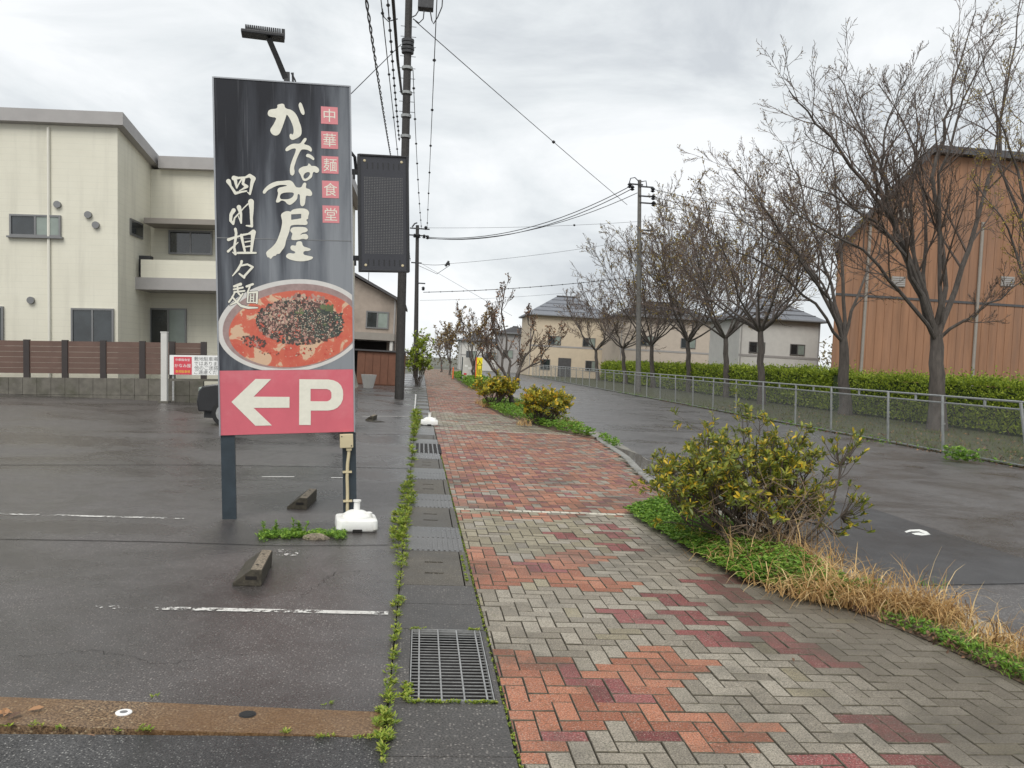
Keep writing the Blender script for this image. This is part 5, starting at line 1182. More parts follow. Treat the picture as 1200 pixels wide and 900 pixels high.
def wirem(y0, dirn, r_c):
    a = Vector((FX-.06+.003*dirn, y0, zlo)); b_ = Vector((FX-.075+.003*dirn, y0+dirn*hgt, zhi)); wm.tube([a, b_], r_c, 3, caps=False)
y = 8.0
while y < 97:
    rr_ = .0016 if y < 45 else .0016
    wirem(y, 1, rr_); wirem(y, -1, rr_); y += sp*(1 if y < 45 else 2)
wm.build('wire_netting', MT['netting'], fc, kind='stuff')
# ------------------------------------------------------------------ buildings
def win(parent, c, w_, h_, glass, panes=2, frame=None, y=-.02, fw_=.05, sill=False, rot=None):
    """window in a wall facing -y: frame with panes as its children"""
    m_ = MB(); x, z = c; Rm = rot or (lambda p: p)
    for a, b_ in (((x-w_/2, z-h_/2), (x-w_/2+fw_, z+h_/2)), ((x+w_/2-fw_, z-h_/2), (x+w_/2, z+h_/2)), ((x-w_/2+fw_, z-h_/2), (x+w_/2-fw_, z-h_/2+fw_)), ((x-w_/2+fw_, z+h_/2-fw_), (x+w_/2-fw_, z+h_/2))):
        m_.bbox((a[0], y-.05, a[1]), (b_[0], y+.04, b_[1]))
    for k in range(1, panes): xx = x-w_/2+w_*k/panes; m_.bbox((xx-fw_/2, y-.045, z-h_/2+fw_), (xx+fw_/2, y+.035, z+h_/2-fw_))
    if sill: m_.bbox((x-w_/2-.06, y-.10, z-h_/2-.05), (x+w_/2+.06, y+.03, z-h_/2))
    m_.v = [tuple(Rm(Vector(q))) for q in m_.v]
    fr_ = m_.build('window', frame or MT['alu'], parent, local=True)
    for k in range(panes):
        xa = x-w_/2+w_*k/panes+fw_*.6; xb = x-w_/2+w_*(k+1)/panes-fw_*.6; g_ = glass[k % len(glass)]; q = MB().bbox((xa, y-.012-.012*(k % 2), z-h_/2+fw_*.8), (xb, y+.0-.012*(k % 2), z+h_/2-fw_*.8))
        q.v = [tuple(Rm(Vector(p))) for p in q.v]; q.build('pane', g_, fr_, local=True)
    return fr_
# --- white two storey house on the left
HY = 25.6; hb0 = W(140, 460, HY); LN = Matrix.Rotation(R(-2.4), 4, 'Y')
HM = Matrix.Translation(Vector((hb0.x, HY, 0))) @ LN
house = thing('white_house', hb0, 'off-white two storey house with flat grey eaves on the left', 'house', mat=HM)
HI = HM.inverted()
def hx(u, v, dy=0.): return HI @ W(u, v, HY+dy)
m, t, b, N, L = NT('white siding'); P = N('ShaderNodeTexCoord').outputs['Object']; sz = N('ShaderNodeSeparateXYZ'); L(P, sz.inputs[0])
mu = N('ShaderNodeMath', operation='MULTIPLY'); L(sz.outputs[2], mu.inputs[0]); mu.inputs[1].default_value = 5.6; fr_ = N('ShaderNodeMath', operation='FRACT'); L(mu.outputs[0], fr_.inputs[0])
lin = mapr(N, L, fr_.outputs[0], .0, .12, 1, 0); nz_ = noise(N, L, P, .8, 5, .6); base_c = ramp(N, [(.3, (.67, .645, .535)), (.7, (.74, .715, .60))]); L(nz_.outputs[0], base_c.inputs[0])
mps = N('ShaderNodeMapping'); mps.inputs['Scale'].default_value = (1.3, 1.3, .11); L(P, mps.inputs[0]); rs_ = noise(N, L, mps.outputs[0], 2.0, 5, .65)
sid = mixc(N, L, base_c.outputs[0], (.46, .44, .37), mapr(N, L, rs_.outputs[0], .5, .78, 0, .45))
L(mixc(N, L, sid, (.42, .40, .35), mapr(N, L, lin, 0, 1, 0, .28)), b.inputs['Base Color']); b.inputs['Roughness'].default_value = .7
bp = N('ShaderNodeBump'); bp.inputs['Strength'].default_value = .4; bp.inputs['Distance'].default_value = .02; L(fr_.outputs[0], bp.inputs['Height']); L(bp.outputs[0], b.inputs['Normal']); MT['siding'] = m
xL = hx(-170, 300).x; xR = hx(138, 300).x; zT = hx(100, 147).z; zE = hx(100, 132).z
q = MB(); q.bbox((xL, 0, -1.2), (xR, 6.4, zT)); q.build('wall', MT['siding'], house, local=True)
# sloping roof edge of the front block
dz = .9; q = MB(); ov = .22
q.add([(xL-ov, -ov, zT), (xR+ov, -ov, zT), (xR+ov, 6.4, zT-dz), (xL-ov, 6.4, zT-dz), (xL-ov, -ov, zE), (xR+ov, -ov, zE), (xR+ov, 6.4, zE-dz), (xL-ov, 6.4, zE-dz)], [(3, 2, 1, 0), (4, 5, 6, 7), (0, 1, 5, 4), (1, 2, 6, 5), (2, 3, 7, 6), (3, 0, 4, 7)])
q.build('roof', MT['fascia'], house, local=True)
# rear wing
DYR = 3.0; zT2 = hx(200, 199, DYR).z; zE2 = hx(200, 185, DYR).z; xr0 = xR+.002; xr1 = hx(398, 250, DYR).x
q = MB(); q.bbox((xr0, DYR, -1.2), (xr1, 9.5, zT2)); q.build('wall', MT['siding'], house, local=True)
q = MB(); q.bbox((xr0+.3, DYR-.25, zT2), (xr1+.3, 9.7, zE2)); q.build('roof', MT['fascia'], house, local=True)
zs = hx(200, 262, DYR).z; zs2 = hx(200, 268, DYR).z
q = MB(); q.bbox((hx(172, 262, 2.2).x, 1.9, zs2), (xr1, DYR-.002, zs)); q.build('balcony_canopy', MT['soffit'], house, local=True)
zb1 = hx(200, 326, 1.6).z; zb0 = hx(200, 340, 1.6).z; zr = hx(200, 305, 1.6).z
xb0 = hx(141, 330, 1.5).x
q = MB(); q.bbox((xb0, 1.5, zb0), (xr1, DYR-.003, zb1)); q.build('balcony_floor', MT['fascia'], house, local=True)
q = MB(); q.bbox((hx(165, 320, 1.55).x, 1.55, zb1+.001), (xr1-.02, 1.67, zr)); q.build('balcony_parapet', MT['siding'], house, local=True)
def lw(u0, v0, u1, v1, dy, **k):
    a = hx(u0, v0, dy); c_ = hx(u1, v1, dy); return win(house, ((a.x+c_.x)/2, (a.z+c_.z)/2), abs(c_.x-a.x), abs(c_.z-a.z), k.pop('glass', [MT['glass_d'], MT['glass_g']]), y=dy-.02, **k)
lw(12, 251, 72, 278, 0, sill=True); lw(-70, 251, -4, 278, 0); lw(198, 270, 249, 299, DYR, glass=[MT['glass_d']])
lw(123, 361, 174, 404, 0, glass=[MT['glass_d'], MT['glass_d']]) if False else lw(84, 361, 134, 404, 0, glass=[MT['glass_d'], MT['glass_d']])
lw(176, 361, 219, 404, DYR, glass=[MT['glass_d'], MT['glass_g']]); lw(-60, 358, 5, 404, 0, glass=[MT['glass_d']])
# small side window on the return wall
sw = MB(); a = hx(154, 258, 1.4); c_ = hx(154, 277, 1.4); sw.bbox((xR-.03, 1.0, c_.z), (xR+.05, 2.1, a.z)); f_ = sw.build('window', MT['alu'], house, local=True); MB().bbox((xR+.03, 1.06, c_.z+.06), (xR+.056, 2.04, a.z-.06)).build('pane', MT['glass_d'], f_, local=True)
# round vents and a downpipe
for u, v in ((37, 352), (104, 252), (113, 264), (68, 240)):
    a = hx(u, v); MB().tube([(a.x, .0, a.z), (a.x, -.09, a.z)], .10, 12).build('vent_hood', MT['alu'], house, local=True)
a = hx(58, 300); MB().tube([(a.x, -.05, zT-.1), (a.x, -.05, -.5)], .04, 6).build('downpipe', MT['wall_w'], house, local=True)
# air conditioner unit on the balcony
a = hx(152, 313, 1.5); ac = thing('outdoor_unit', a, 'dark grey air conditioner unit on the white house balcony', 'air conditioner', mat=HM @ Matrix.Translation((a.x+.1, 2.0, zb1)))
MB().bbox((-.40, -.16, .06), (.40, .16, .70)).build('casing', MT['darkm'], ac, bevel=.02, local=True); MB().tube([(0-.08, -.16, .38), (-.08, -.185, .38)], .24, 20).build('fan_grille', MT['blackm'], ac, local=True); MB().bbox((-.36, -.12, .0), (-.28, .12, .06)).build('foot', MT['blackm'], ac, local=True); MB().bbox((.28, -.12, .0), (.36, .12, .06)).build('foot', MT['blackm'], ac, local=True)
# garden fence of brown panels on a block wall
FY = 24.2; wl = W(0, 462, FY); FM = Matrix.Translation(Vector((0, FY, 0))) @ LN; FI = FM.inverted()
def fx(u, v): return FI @ W(u, v, FY)
gfz = [fx(100, v).z for v in (470, 443, 438, 400)]
gf = thing('garden_fence', (0, FY, 0), 'brown panel garden fence on a low block wall before the white house', 'fence', mat=FM)
xa = fx(-160, 440).x; xe = fx(238, 440).x
nblk = 24
for k in range(nblk):
    x0_ = xa+(xe-xa)*k/nblk; x1_ = xa+(xe-xa)*(k+1)/nblk
    for r__ in range(2): MB().bbox((x0_+.004, 0, -.5+.5*r__+(-.02 if r__ == 0 else .0)), (x1_-.004, .15, (.0+gfz[1])*.5*(1 if r__ == 0 else 2)-.008)).build('block', MT['block'], gf, local=True) if r__ == 0 else MB().bbox((x0_+.004, .002, gfz[1]*.5), (x1_-.004, .152, gfz[1])).build('block', MT['block'], gf, local=True)
us = [-150, -105, -60, -15, 30, 75, 120, 166, 201, 238]
for k, u in enumerate(us):
    a = fx(u, 420); MB().bbox((a.x-.075, .03, gfz[1]), (a.x+.075, .13, gfz[3]+.03)).build('post', MT['dbrown'], gf, local=True)
    if k: 
        p0 = fx(us[k-1], 420)
        for s_ in range(6):
            z0_ = gfz[2]+(gfz[3]-gfz[2])*s_/6; z1_ = gfz[2]+(gfz[3]-gfz[2])*(s_+1)/6
            MB().bbox((p0.x+.077, .06+.004*(s_ % 2), z0_+.002), (a.x-.077, .09+.012*(s_ % 2), z1_-.002)).build('board', MT['brown_p'], gf, local=True)
# white gate post
wpz = W(193, 468, 23.6); wt = W(191, 386, 23.6); wo_ = thing('white_post', (wpz.x, 23.6, 0), 'plain white square post beside the small parking notice', 'post', mat=Matrix.Translation(Vector((wpz.x, 23.6, 0))) @ LN)
MB().bbox((-.075, -.075, -.1), (.075, .075, (wt-wpz).length)).build('shaft', MT['palewall'], wo_, local=True); MB().bbox((-.085, -.085, (wt-wpz).length), (.085, .085, (wt-wpz).length+.03)).build('cap', MT['palewall'], wo_, local=True); MB().bbox((-.13, -.13, -.1), (.13, .13, .05)).build('base_plate', MT['block'], wo_, local=True)
# small notice board of the shop
NY = 22.6; NM = Matrix.Translation(W(200, 466, NY)) @ LN; NI = NM.inverted()
nb_ = thing('parking_notice', W(200, 466, NY), 'small white parking notice with red logo at the back of the lot', 'notice board', mat=NM)
def nx_(u, v): return NI @ W(u, v, NY)
A_, B_ = nx_(199, 416), nx_(292, 440)
board = MB().bbox((A_.x, -.02, B_.z), (B_.x, .02, A_.z)).build('board', MT['signwhite'], nb_, local=True)
for x in (A_.x+.05, B_.x-.1): MB().bbox((x, .022, -.08), (x+.045, .06, B_.z+.3)).build('leg', MT['steel'], nb_, local=True)
MB().bbox((A_.x, .021, B_.z-.16), (B_.x, .05, B_.z-.10)).build('cross_bar', MT['block'], nb_, local=True)
LA, LB = nx_(204, 418), nx_(225, 439); lg = MB().bbox((LA.x, -.026, LB.z), (LB.x, -.0205, LA.z)).build('logo_square', MT['logored'], board, local=True)
def txt(s, size, x, z, y, mat_, parent, name='lettering', align='c', bold=0, rz=None):
    me = text_mesh(s, size, name, bold); me.materials.append(mat_); xs = [q.co.x for q in me.vertices]; ys_ = [q.co.y for q in me.vertices]
    ox = -(min(xs)+max(xs))/2 if align == 'c' else -min(xs); me.transform(Matrix.Translation((ox, -(min(ys_)+max(ys_))/2, 0))); me.transform(Matrix.Rotation(R(90), 4, 'X')); me.transform(Matrix.Translation((x, y, z)))
    return put(name, me, parent, local=True)
lw_ = LB.x-LA.x; lh_ = LA.z-LB.z; lcx = (LA.x+LB.x)/2
txt('中華麺食堂', lw_*.165, lcx, LA.z-lh_*.17, -.0275, MT['signwhite'], board); txt('かなみ屋', lw_*.235, lcx, LA.z-lh_*.5, -.0275, MT['signwhite'], board); txt('専用駐車場', lw_*.165, lcx, LA.z-lh_*.83, -.0275, MT['yink'], board)
for s_, v in (('敷地駐車場は当店の', 420.5), ('ではありません。', 426), ('他のご迷惑になる為', 431), ('ご遠慮ください', 436)):
    a = nx_(228, v); txt(s_, .118, a.x, a.z, -.0225, MT['greyink'], board, align='l')
# --- black kei car mostly hidden behind the sign
CY = 17.9; cg = G(239, 495); CM = Matrix.Translation(Vector((cg.x, cg.y, 0))) @ Matrix.Scale(.92, 4)
car = thing('parked_car', cg, 'small black car parked behind the big sign, only its nose showing', 'car', mat=CM)
L0 = 3.35; prof = [(.04, .30), (0, .52), (.03, .74), (.12, .86), (.78, .98), (1.32, 1.50), (1.6, 1.58), (2.9, 1.56), (3.22, 1.40), (3.34, .95), (3.35, .4), (3.28, .28)]
q = MB(); wq = .74
def ring(y, k): return [(x, y, z if z < .95 else .95+(z-.95)) for x, z in prof]
nn_ = len(prof); rings_ = [(-wq, .0), (-wq+.06, .03), (wq-.06+.0, .03), (wq, 0)]
v_ = []
for yy in (-.74, .74):
    for x, z in prof: v_.append((x, yy*(1-.16*max(0, (z-.95)/.6)), z))
q.add(v_, [tuple(range(nn_)), tuple(reversed(range(nn_, 2*nn_)))]+[(i, nn_+i, nn_+(i+1) % nn_, (i+1) % nn_) for i in range(nn_)]); q.build('body', MT['carblack'], car, bevel=.035, local=True, smooth=False)
sl = lambda z: .74*(1-.16*max(0, (z-.95)/.6))+.004
for pts in ([(.98, 1.03), (1.38, 1.45), (1.95, 1.49), (1.95, 1.0)], [(2.03, 1.0), (2.03, 1.49), (2.82, 1.47), (3.05, 1.36), (3.1, 1.02)]):
    for s_ in (-1, 1):
        MB().add([(x, s_*sl(z), z) for x, z in pts]+[(x, s_*(sl(z)-.02), z) for x, z in pts], [tuple(range(len(pts)))]).build('side_window', MT['carglass'], car, local=True)
MB().add([(.80, -.60, 1.01), (.80, .60, 1.01), (1.28, .53, 1.478), (1.28, -.53, 1.478)], [(0, 1, 2, 3)]).build('windscreen', MT['carglass'], car, local=True).location = (-.012, 0, .012)
for s_ in (-1, 1):
    MB().box((.075, s_*.56, .76), (.12, .26, .13)).build('headlight', MT['glass_g'], car, bevel=.03, local=True)
    MB().box((.95, s_*.80, 1.05), (.10, .14, .11)).build('wing_mirror', MT['carblack'], car, bevel=.03, local=True)
    for x in (.62, 2.75):
        wh = MB().lathe([(.20, -.08), (.285, -.075), (.285, .075), (.20, .08)], 24).mesh('wheel', MT['rubber'], True); wh.transform(Matrix.Rotation(R(90), 4, 'X')); wh.transform(Matrix.Translation((x, s_*.69, .285))); wo2 = put('wheel', wh, car, local=True)
        rm = MB().lathe([(.05, -.085), (.19, -.082), (.195, .082), (.05, .085)], 20).mesh('rim', MT['steel'], False); rm.transform(Matrix.Rotation(R(90), 4, 'X')); rm.transform(Matrix.Translation((x, s_*.69, .285))); put('rim', rm, wo2, local=True)
MB().box((.02, 0, .46), (.05, .9, .16)).build('grille', MT['blackm'], car, bevel=.01, local=True); MB().box((1.7, 0, .24), (3.1, 1.3, .16)).build('underbody', MT['blackm'], car, local=True)
# --- generic small house
def simple_house(name, label, x0, x1, y, depth, zeave, zridge, wall, roof, wins, group='houses in the distance', gable=False, door=None, base=0., cat='house'):
    h_ = thing(name, ((x0+x1)/2, y, base), label, cat, group); w2_ = x1-x0
    q = MB(); 
    if gable: q.add([(-w2_/2, 0, -.3), (w2_/2, 0, -.3), (w2_/2, 0, zeave), (0, 0, zridge-.1), (-w2_/2, 0, zeave), (-w2_/2, depth, -.3), (w2_/2, depth, -.3), (w2_/2, depth, zeave), (0, depth, zridge-.1), (-w2_/2, depth, zeave)], [(0, 1, 2, 3, 4), (9, 8, 7, 6, 5), (1, 6, 7, 2), (5, 0, 4, 9)])
    else: q.bbox((-w2_/2, 0, -.3), (w2_/2, depth, zeave))
    q.build('wall', wall, h_, local=True); o_ = .45; q = MB(); th = .16
    if gable:
        for s_ in (-1, 1):
            sl_ = (zridge-zeave)/(w2_/2); xe_ = s_*(w2_/2+o_); ze_ = zeave-o_*sl_
            q.add([(0, -o_, zridge), (xe_, -o_, ze_), (xe_, depth+o_, ze_), (0, depth+o_, zridge), (0, -o_, zridge+th), (xe_, -o_, ze_+th), (xe_, depth+o_, ze_+th), (0, depth+o_, zridge+th)], [(0, 1, 2, 3), (7, 6, 5, 4), (0, 4, 5, 1), (1, 5, 6, 2), (2, 6, 7, 3), (3, 7, 4, 0)])
    else:
        hp = min(depth, w2_)*.42; q.add([(-w2_/2-o_, -o_, zeave), (w2_/2+o_, -o_, zeave), (w2_/2+o_, depth+o_, zeave), (-w2_/2-o_, depth+o_, zeave), (-w2_/2-o_, -o_, zeave+th), (w2_/2+o_, -o_, zeave+th), (w2_/2+o_, depth+o_, zeave+th), (-w2_/2-o_, depth+o_, zeave+th), (-w2_/2+hp, depth/2, zridge), (w2_/2-hp, depth/2, zridge)],
            [(3, 2, 1, 0), (0, 1, 5, 4), (1, 2, 6, 5), (2, 3, 7, 6), (3, 0, 4, 7), (4, 5, 9, 8), (5, 6, 9), (6, 7, 8, 9), (7, 4, 8)])
    q.build('roof', roof, h_, local=True)
    for wx, wz, ww, wh_, n_ in wins: win(h_, (wx, wz), ww, wh_, [MT['glass_d'], MT['glass_g']], n_, fw_=.08)
    q = MB(); q.tube([(-w2_/2-o_+.05, -o_-.06, zeave+.05), (w2_/2+o_-.05, -o_-.06, zeave+.05)], .07, 6); q.build('gutter_pipe', MT['alu'], h_, local=True) if not gable else None
    for xx in (-w2_/2+.12, w2_/2-.12): MB().tube([(xx, -.08, 0), (xx, -.08, zeave)], .05, 5).build('downpipe', MT['fascia'], h_, local=True)
    MB().bbox((-w2_/2-.01, -.03, zeave*.5-.1), (w2_/2+.01, -.002, zeave*.5+.1)).build('floor_band', MT['fascia'], h_, local=True)
    if not gable:
        for r__ in range(1, 5):
            f = r__/5; MB().bbox((-w2_/2-o_+(hp+o_)*f+.05, -o_+(depth/2+o_)*f-.05, zeave+th+(zridge-zeave-th)*f), (w2_/2+o_-(hp+o_)*f-.05, -o_+(depth/2+o_)*f+.05, zeave+th+(zridge-zeave-th)*f+.07)).build('roof_batten', roof, h_, local=True)
        MB().bbox((-w2_/2+hp, depth/2-.15, zridge-.03), (w2_/2-hp, depth/2+.15, zridge+.12)).build('ridge_cap', MT['roof_d'], h_, local=True)
    mst = MB(); mst.tube([(w2_*.2, depth/2, zridge-.4), (w2_*.2, depth/2, zridge+1.5)], .03, 4); mst.tube([(w2_*.2-.5, depth/2, zridge+1.35), (w2_*.2+.5, depth/2, zridge+1.35)], .02, 4); mst.build('aerial', MT['alu'], h_, local=True)
    if door: MB().bbox((door[0]-door[1]/2, -.06, 0), (door[0]+door[1]/2, .02, door[2])).build('door', door[3], h_, local=True)
    return h_
def px_house(u0, u1, vb, ve, vr, y): a, b_ = W(u0, ve, y), W(u1, ve, y); return a.x, b_.x, (a.z+b_.z)/2, W((u0+u1)/2, vr, y).z
# house seen between the sign and the pole
x0, x1, ze, zr_ = px_house(396, 466, 440, 350, 322, 50)
hs = simple_house('shop_house', 'beige house with dark roof seen between the sign and the utility pole', x0-3.2, x1, 50, 8, ze, zr_+.3, MT['beige_d'], MT['roof_d'], [(2.2, ze-1.2, 1.3, 1.0, 2), (-1.2, ze-1.2, 1.5, 1.0, 2)], gable=True)
q = MB(); q.bbox((-3.4, -2.6, 2.35), (3.3, -.01, 2.75)); q.build('canopy', MT['soffit'], hs, local=True)
q = MB(); q.bbox((-1.0, -.08, 0), (2.8, -.005, 2.3)); q.build('garage_opening', MT['void'], hs, local=True)
for x in (-3.2, 3.15): MB().bbox((x-.08, -2.5, -.1), (x+.08, -2.34, 2.34)).build('canopy_post', MT['palewall'], hs, local=True)
a = W(421, 425, 44); shd = thing('garden_shed', (a.x, 44, 0), 'rust-brown panelled shed low between the sign and the pole', 'shed')
q = MB(); q.bbox((-.1, 0, -.1), (2.3, 1.8, 1.72)); q.build('wall', MT['rustshed'], shd, local=True); MB().bbox((-.25, -.15, 1.722), (2.45, 1.95, 1.80)).build('roof', MT['roof_d'], shd, local=True)
for k in range(6): MB().bbox((-.08+k*.39, -.03, .05), (.28+k*.39, -.002, 1.66)).build('panel', MT['rustshed'], shd, local=True)
# centre distance
x0, x1, ze, zr_ = px_house(622, 716, 440, 372, 345, 104)
simple_house('cream_house', 'cream house with grey hipped roof beyond the end of the fence', x0, x1, 104, 9, ze, zr_, MT['cream'], MT['roof_g'], [(-1.9, 4.4, 1.6, 1.1, 2), (2.4, 4.4, 1.6, 1.1, 2), (-2.9, 1.4, 1.2, 1.3, 1), (2.9, 1.5, 1.6, 1.3, 2)], door=(-.5, 1.6, 2.3, MT['roof_d']))
x0, x1, ze, zr_ = px_house(728, 842, 432, 374, 352, 92)
simple_house('beige_house', 'beige house with dark roof half hidden by the bare trees', x0, x1, 92, 9, ze, zr_, MT['beige_w'], MT['roof_d'], [(-2.5, 4.6, 1.7, 1.1, 2), (2.2, 4.6, 1.7, 1.1, 2), (-2.3, 1.6, 1.7, 1.6, 2), (2.4, 1.6, 1.7, 1.6, 2)])
x0, x1, ze, zr_ = px_house(868, 962, 430, 376, 345, 74)
simple_house('grey_house', 'pale grey house with blue grey roof left of the terracotta building', x0, x1, 74, 8, ze, zr_, MT['palewall'], MT['roof_g'], [(-2.1, 4.0, 1.5, 1.0, 2), (1.7, 4.0, 1.4, 1.0, 2), (-2.2, 1.4, 1.5, 1.6, 2)], door=(1.2, 1.9, 2.4, MT['roof_d']))
x0, x1, ze, zr_ = px_house(586, 628, 440, 392, 382, 128)
simple_house('dark_house', 'low dark grey house far behind the crooked tree', x0, x1, 128, 8, ze, zr_, MT['fascia'], MT['roof_d'], [(-1.4, 2.6, 1.6, 1.2, 2)])
x0, x1, ze, zr_ = px_house(540, 584, 436, 400, 390, 132)
simple_house('distant_house', 'pale distant house at the end of the footway left of the dark one', x0, x1, 132, 8, ze, zr_, MT['palewall'], MT['roof_g'], [(-1.2, 2.2, 1.6, 1.2, 2), (1.8, 2.2, 1.6, 1.2, 2)])
# terracotta building
TY = 56; TX0, TX1 = W(982, 300, TY).x, W(1340, 300, TY).x; zt = W(1150, 186, TY).z; zt0 = W(985, 290, TY).z; xk = W(1088, 190, TY).x
tb = thing('terracotta_building', ((TX0+TX1)/2, TY, 0), 'tall terracotta-clad building with dark sloping roof edge behind the trees', 'building')
o_ = Vector(((TX0+TX1)/2, TY, 0)); q = MB(); pp = [(TX0, -.3), (TX1, -.3), (TX1, zt), (xk, zt), (TX0, zt0)]; q.add([(x-o_.x, 0, z) for x, z in pp]+[(x-o_.x+(9.5 if k_ in (0, 4) else (6 if k_ == 3 else 0)), 16, z) for k_, (x, z) in enumerate(pp)], [(0, 1, 2, 3, 4), (9, 8, 7, 6, 5)]+[(i, i+5, (i+1) % 5+5, (i+1) % 5) for i in range(5)]); q.build('wall', MT['clay'], tb, local=True)
nb2 = 38
for k in range(nb2):
    xa_ = TX0+(TX1-TX0)*k/nb2; xb_ = TX0+(TX1-TX0)*(k+1)/nb2; zf = lambda x: zt if x >= xk else zt0+(zt-zt0)*(x-TX0)/(xk-TX0)
    MB().add([(xa_+.022-o_.x, -.03, .2), (xb_-.022-o_.x, -.03, .2), (xb_-.022-o_.x, -.03, zf(xb_)-.25), (xa_+.022-o_.x, -.03, zf(xa_)-.25), (xa_+.022-o_.x, 0.01, .2), (xb_-.022-o_.x, 0.01, .2), (xb_-.022-o_.x, 0.01, zf(xb_)-.25), (xa_+.022-o_.x, .01, zf(xa_)-.25)], [(0, 1, 2, 3), (0, 4, 5, 1), (1, 5, 6, 2), (3, 2, 6, 7), (0, 3, 7, 4)]).build('cladding_panel', MT['clay'], tb, local=True)
th = .5; q = MB(); rp = [(TX0-.6, zt0-.5), (xk, zt+.02), (TX1+.6, zt+.02), (TX1+.6, zt+th), (xk-.1, zt+th), (TX0-.6, zt0-.5+th)]
q.add([(x-o_.x, -.7, z) for x, z in rp]+[(x-o_.x+(9.5 if k_ in (0, 5) else (6 if k_ in (1, 4) else 0)), 16.6, z) for k_, (x, z) in enumerate(rp)], [(0, 1, 2, 3, 4, 5), (11, 10, 9, 8, 7, 6)]+[(i, i+6, (i+1) % 6+6, (i+1) % 6) for i in range(6)]); q.build('roof', MT['roof_d'], tb, local=True)
MB().bbox((TX0-o_.x-.02, -.075, zt*.42), (TX1-o_.x, -.031, zt*.42+.16)).build('flashing_band', MT['roof_d'], tb, local=True)
MB().bbox((TX0-o_.x-.02, -.09, .1), (TX1-o_.x, -.031, .9)).build('plinth', MT['block'], tb, local=True)
for u, v in ((1052, 330), (1180, 330), (1060, 250)):
    a = W(u, v, TY); lv_ = MB().bbox((a.x-o_.x-.5, -.10, a.z-.35), (a.x-o_.x+.5, -.031, a.z+.35)).build('louvre', MT['soffit'], tb, local=True)
    for k in range(5): MB().bbox((a.x-o_.x-.45, -.125, a.z-.3+k*.13), (a.x-o_.x+.45, -.101, a.z-.23+k*.13)).build('louvre_blade', MT['fascia'], lv_, local=True)
for u in (1010, 1141): a = W(u, 400, TY); MB().tube([(a.x-o_.x, -.14, 0), (a.x-o_.x, -.14, W(u, 260, TY).z)], .11, 8).build('downpipe', MT['soffit'], tb, local=True)
# ------------------------------------------------------------------ utility poles
def pole(name, base, top, r0, r1, label, mat_):
    t_ = thing(name, base, label, 'utility pole', 'utility poles'); MB().tube([base-Vector((0, 0, .1)), base.lerp(top, .5), top], [r0, (r0+r1)/2, r1], 12).build('shaft', mat_, t_, smooth=True); return t_
P1 = W(468, 466, 31.5); P1.z = 0; P1t = W(481.2, -85, 31.5)
pA = pole('utility_pole', P1, P1t, .175, .125, 'nearest dark utility pole rising behind the message board', MT['pole_d'])
def onp(P, Pt, z): return P.lerp(Pt, z/Pt.z)
# transformer-like box with cables near the top
a = W(499, 6, 31.3); MB().box(a, (.56, .4, .34)).build('switch_box', MT['darkm'], pA, bevel=.03)
for k in range(4): q = W(491.5+k*5.2, -3, 31.3); MB().lathe([(.05, -.1), (.07, -.05), (.04, -.02), (.07, .03), (.03, .1)], 8, q).build('bushing', MT['darkm'], pA)
for pts in ([(497, 12), (496, 22), (491, 27), (484, 22)], [(504, 12), (506, 24), (508, 28), (513, 20), (518, 8), (519, -6)], [(492, 10), (487, 18), (483, 20)], [(466, 22), (455, 25), (450, 20), (448, 10)]):
    MB().tube([W(u, v, 31.2) for u, v in pts], .022, 5).build('jumper_cable', MT['wire'], pA)
for v in (31, 43, 55, 66, 80, 92, 108, 119, 131):
    a = W(479-v*.024, v, 31.4); MB().tube([a+Vector((-.26, 0, 0)), a+Vector((.30, 0, 0))], .011, 5).build('step_bolt', MT['darkm'], pA)
for v, s_ in ((48, .23), (52, .22), (57, .24), (61, .22), (80, .2), (109, .2), (136, .19), (160, .19)):
    a = W(479.2-v*.024, v, 31.5); MB().tube([a-Vector((0, 0, .05)), a+Vector((0, 0, .05))], s_, 10).build('steel_band', MT['darkm'] if v < 70 else MT['galv'], pA)
for v in (-30, -60): a = W(481, v, 31.3); MB().box(a, (2.2, .09, .09)).build('crossarm', MT['darkm'], pA)
P2 = W(487, 440, 66); P2.z = 0; P2t = W(489.2, 264, 66)
pB = pole('utility_pole', P2, P2t, .2, .13, 'far dark utility pole just right of the message board', MT['pole_d'])
def arm(P, u, v, y, L_, m_, off=0): a = W(u, v, y); MB().box(a+Vector((off, 0, 0)), (L_, .09, .09)).build('crossarm', m_, P)
arm(pB, 492, 268, 65.9, 1.5, MT['darkm']); arm(pB, 491, 276, 65.9, 1.5, MT['darkm']); arm(pB, 488, 308, 65.9, .8, MT['darkm']); arm(pB, 493, 332, 65.9, .7, MT['darkm'])
for u, v in ((486, 276), (491, 276.5), (497, 277), (501, 278), (499, 267), (496, 338)): MB().lathe([(.04, -.16), (.15, -.1), (.07, -.05), (.15, .03), (.05, .14)], 8, W(u, v, 65.8)).build('insulator', MT['blackm'], pB)
MB().tube([W(483, 266, 65.8), W(486, 262, 65.8), W(489, 261, 65.8)], .06, 6).build('street_lamp_arm', MT['darkm'], pB)
P3 = W(749, 440, 57); P3.z = 0; P3t = W(749.5, 211, 57)
pC = pole('utility_pole', P3, P3t, .19, .12, 'grey utility pole among the bare trees across the road', MT['pole'])
for u, v, L_ in ((745, 216, 1.0), (757, 219, 1.0), (756, 230, .9), (757, 238, .9)): arm(pC, u, v, 56.9, L_, MT['darkm'])
for u, v in ((738, 217), (741, 220), (765, 222), (765.5, 231), (766, 238.5)): MB().lathe([(.04, -.2), (.17, -.12), (.08, -.05), (.17, .04), (.05, .16)], 8, W(u, v, 56.8)).build('insulator', MT['blackm'], pC)
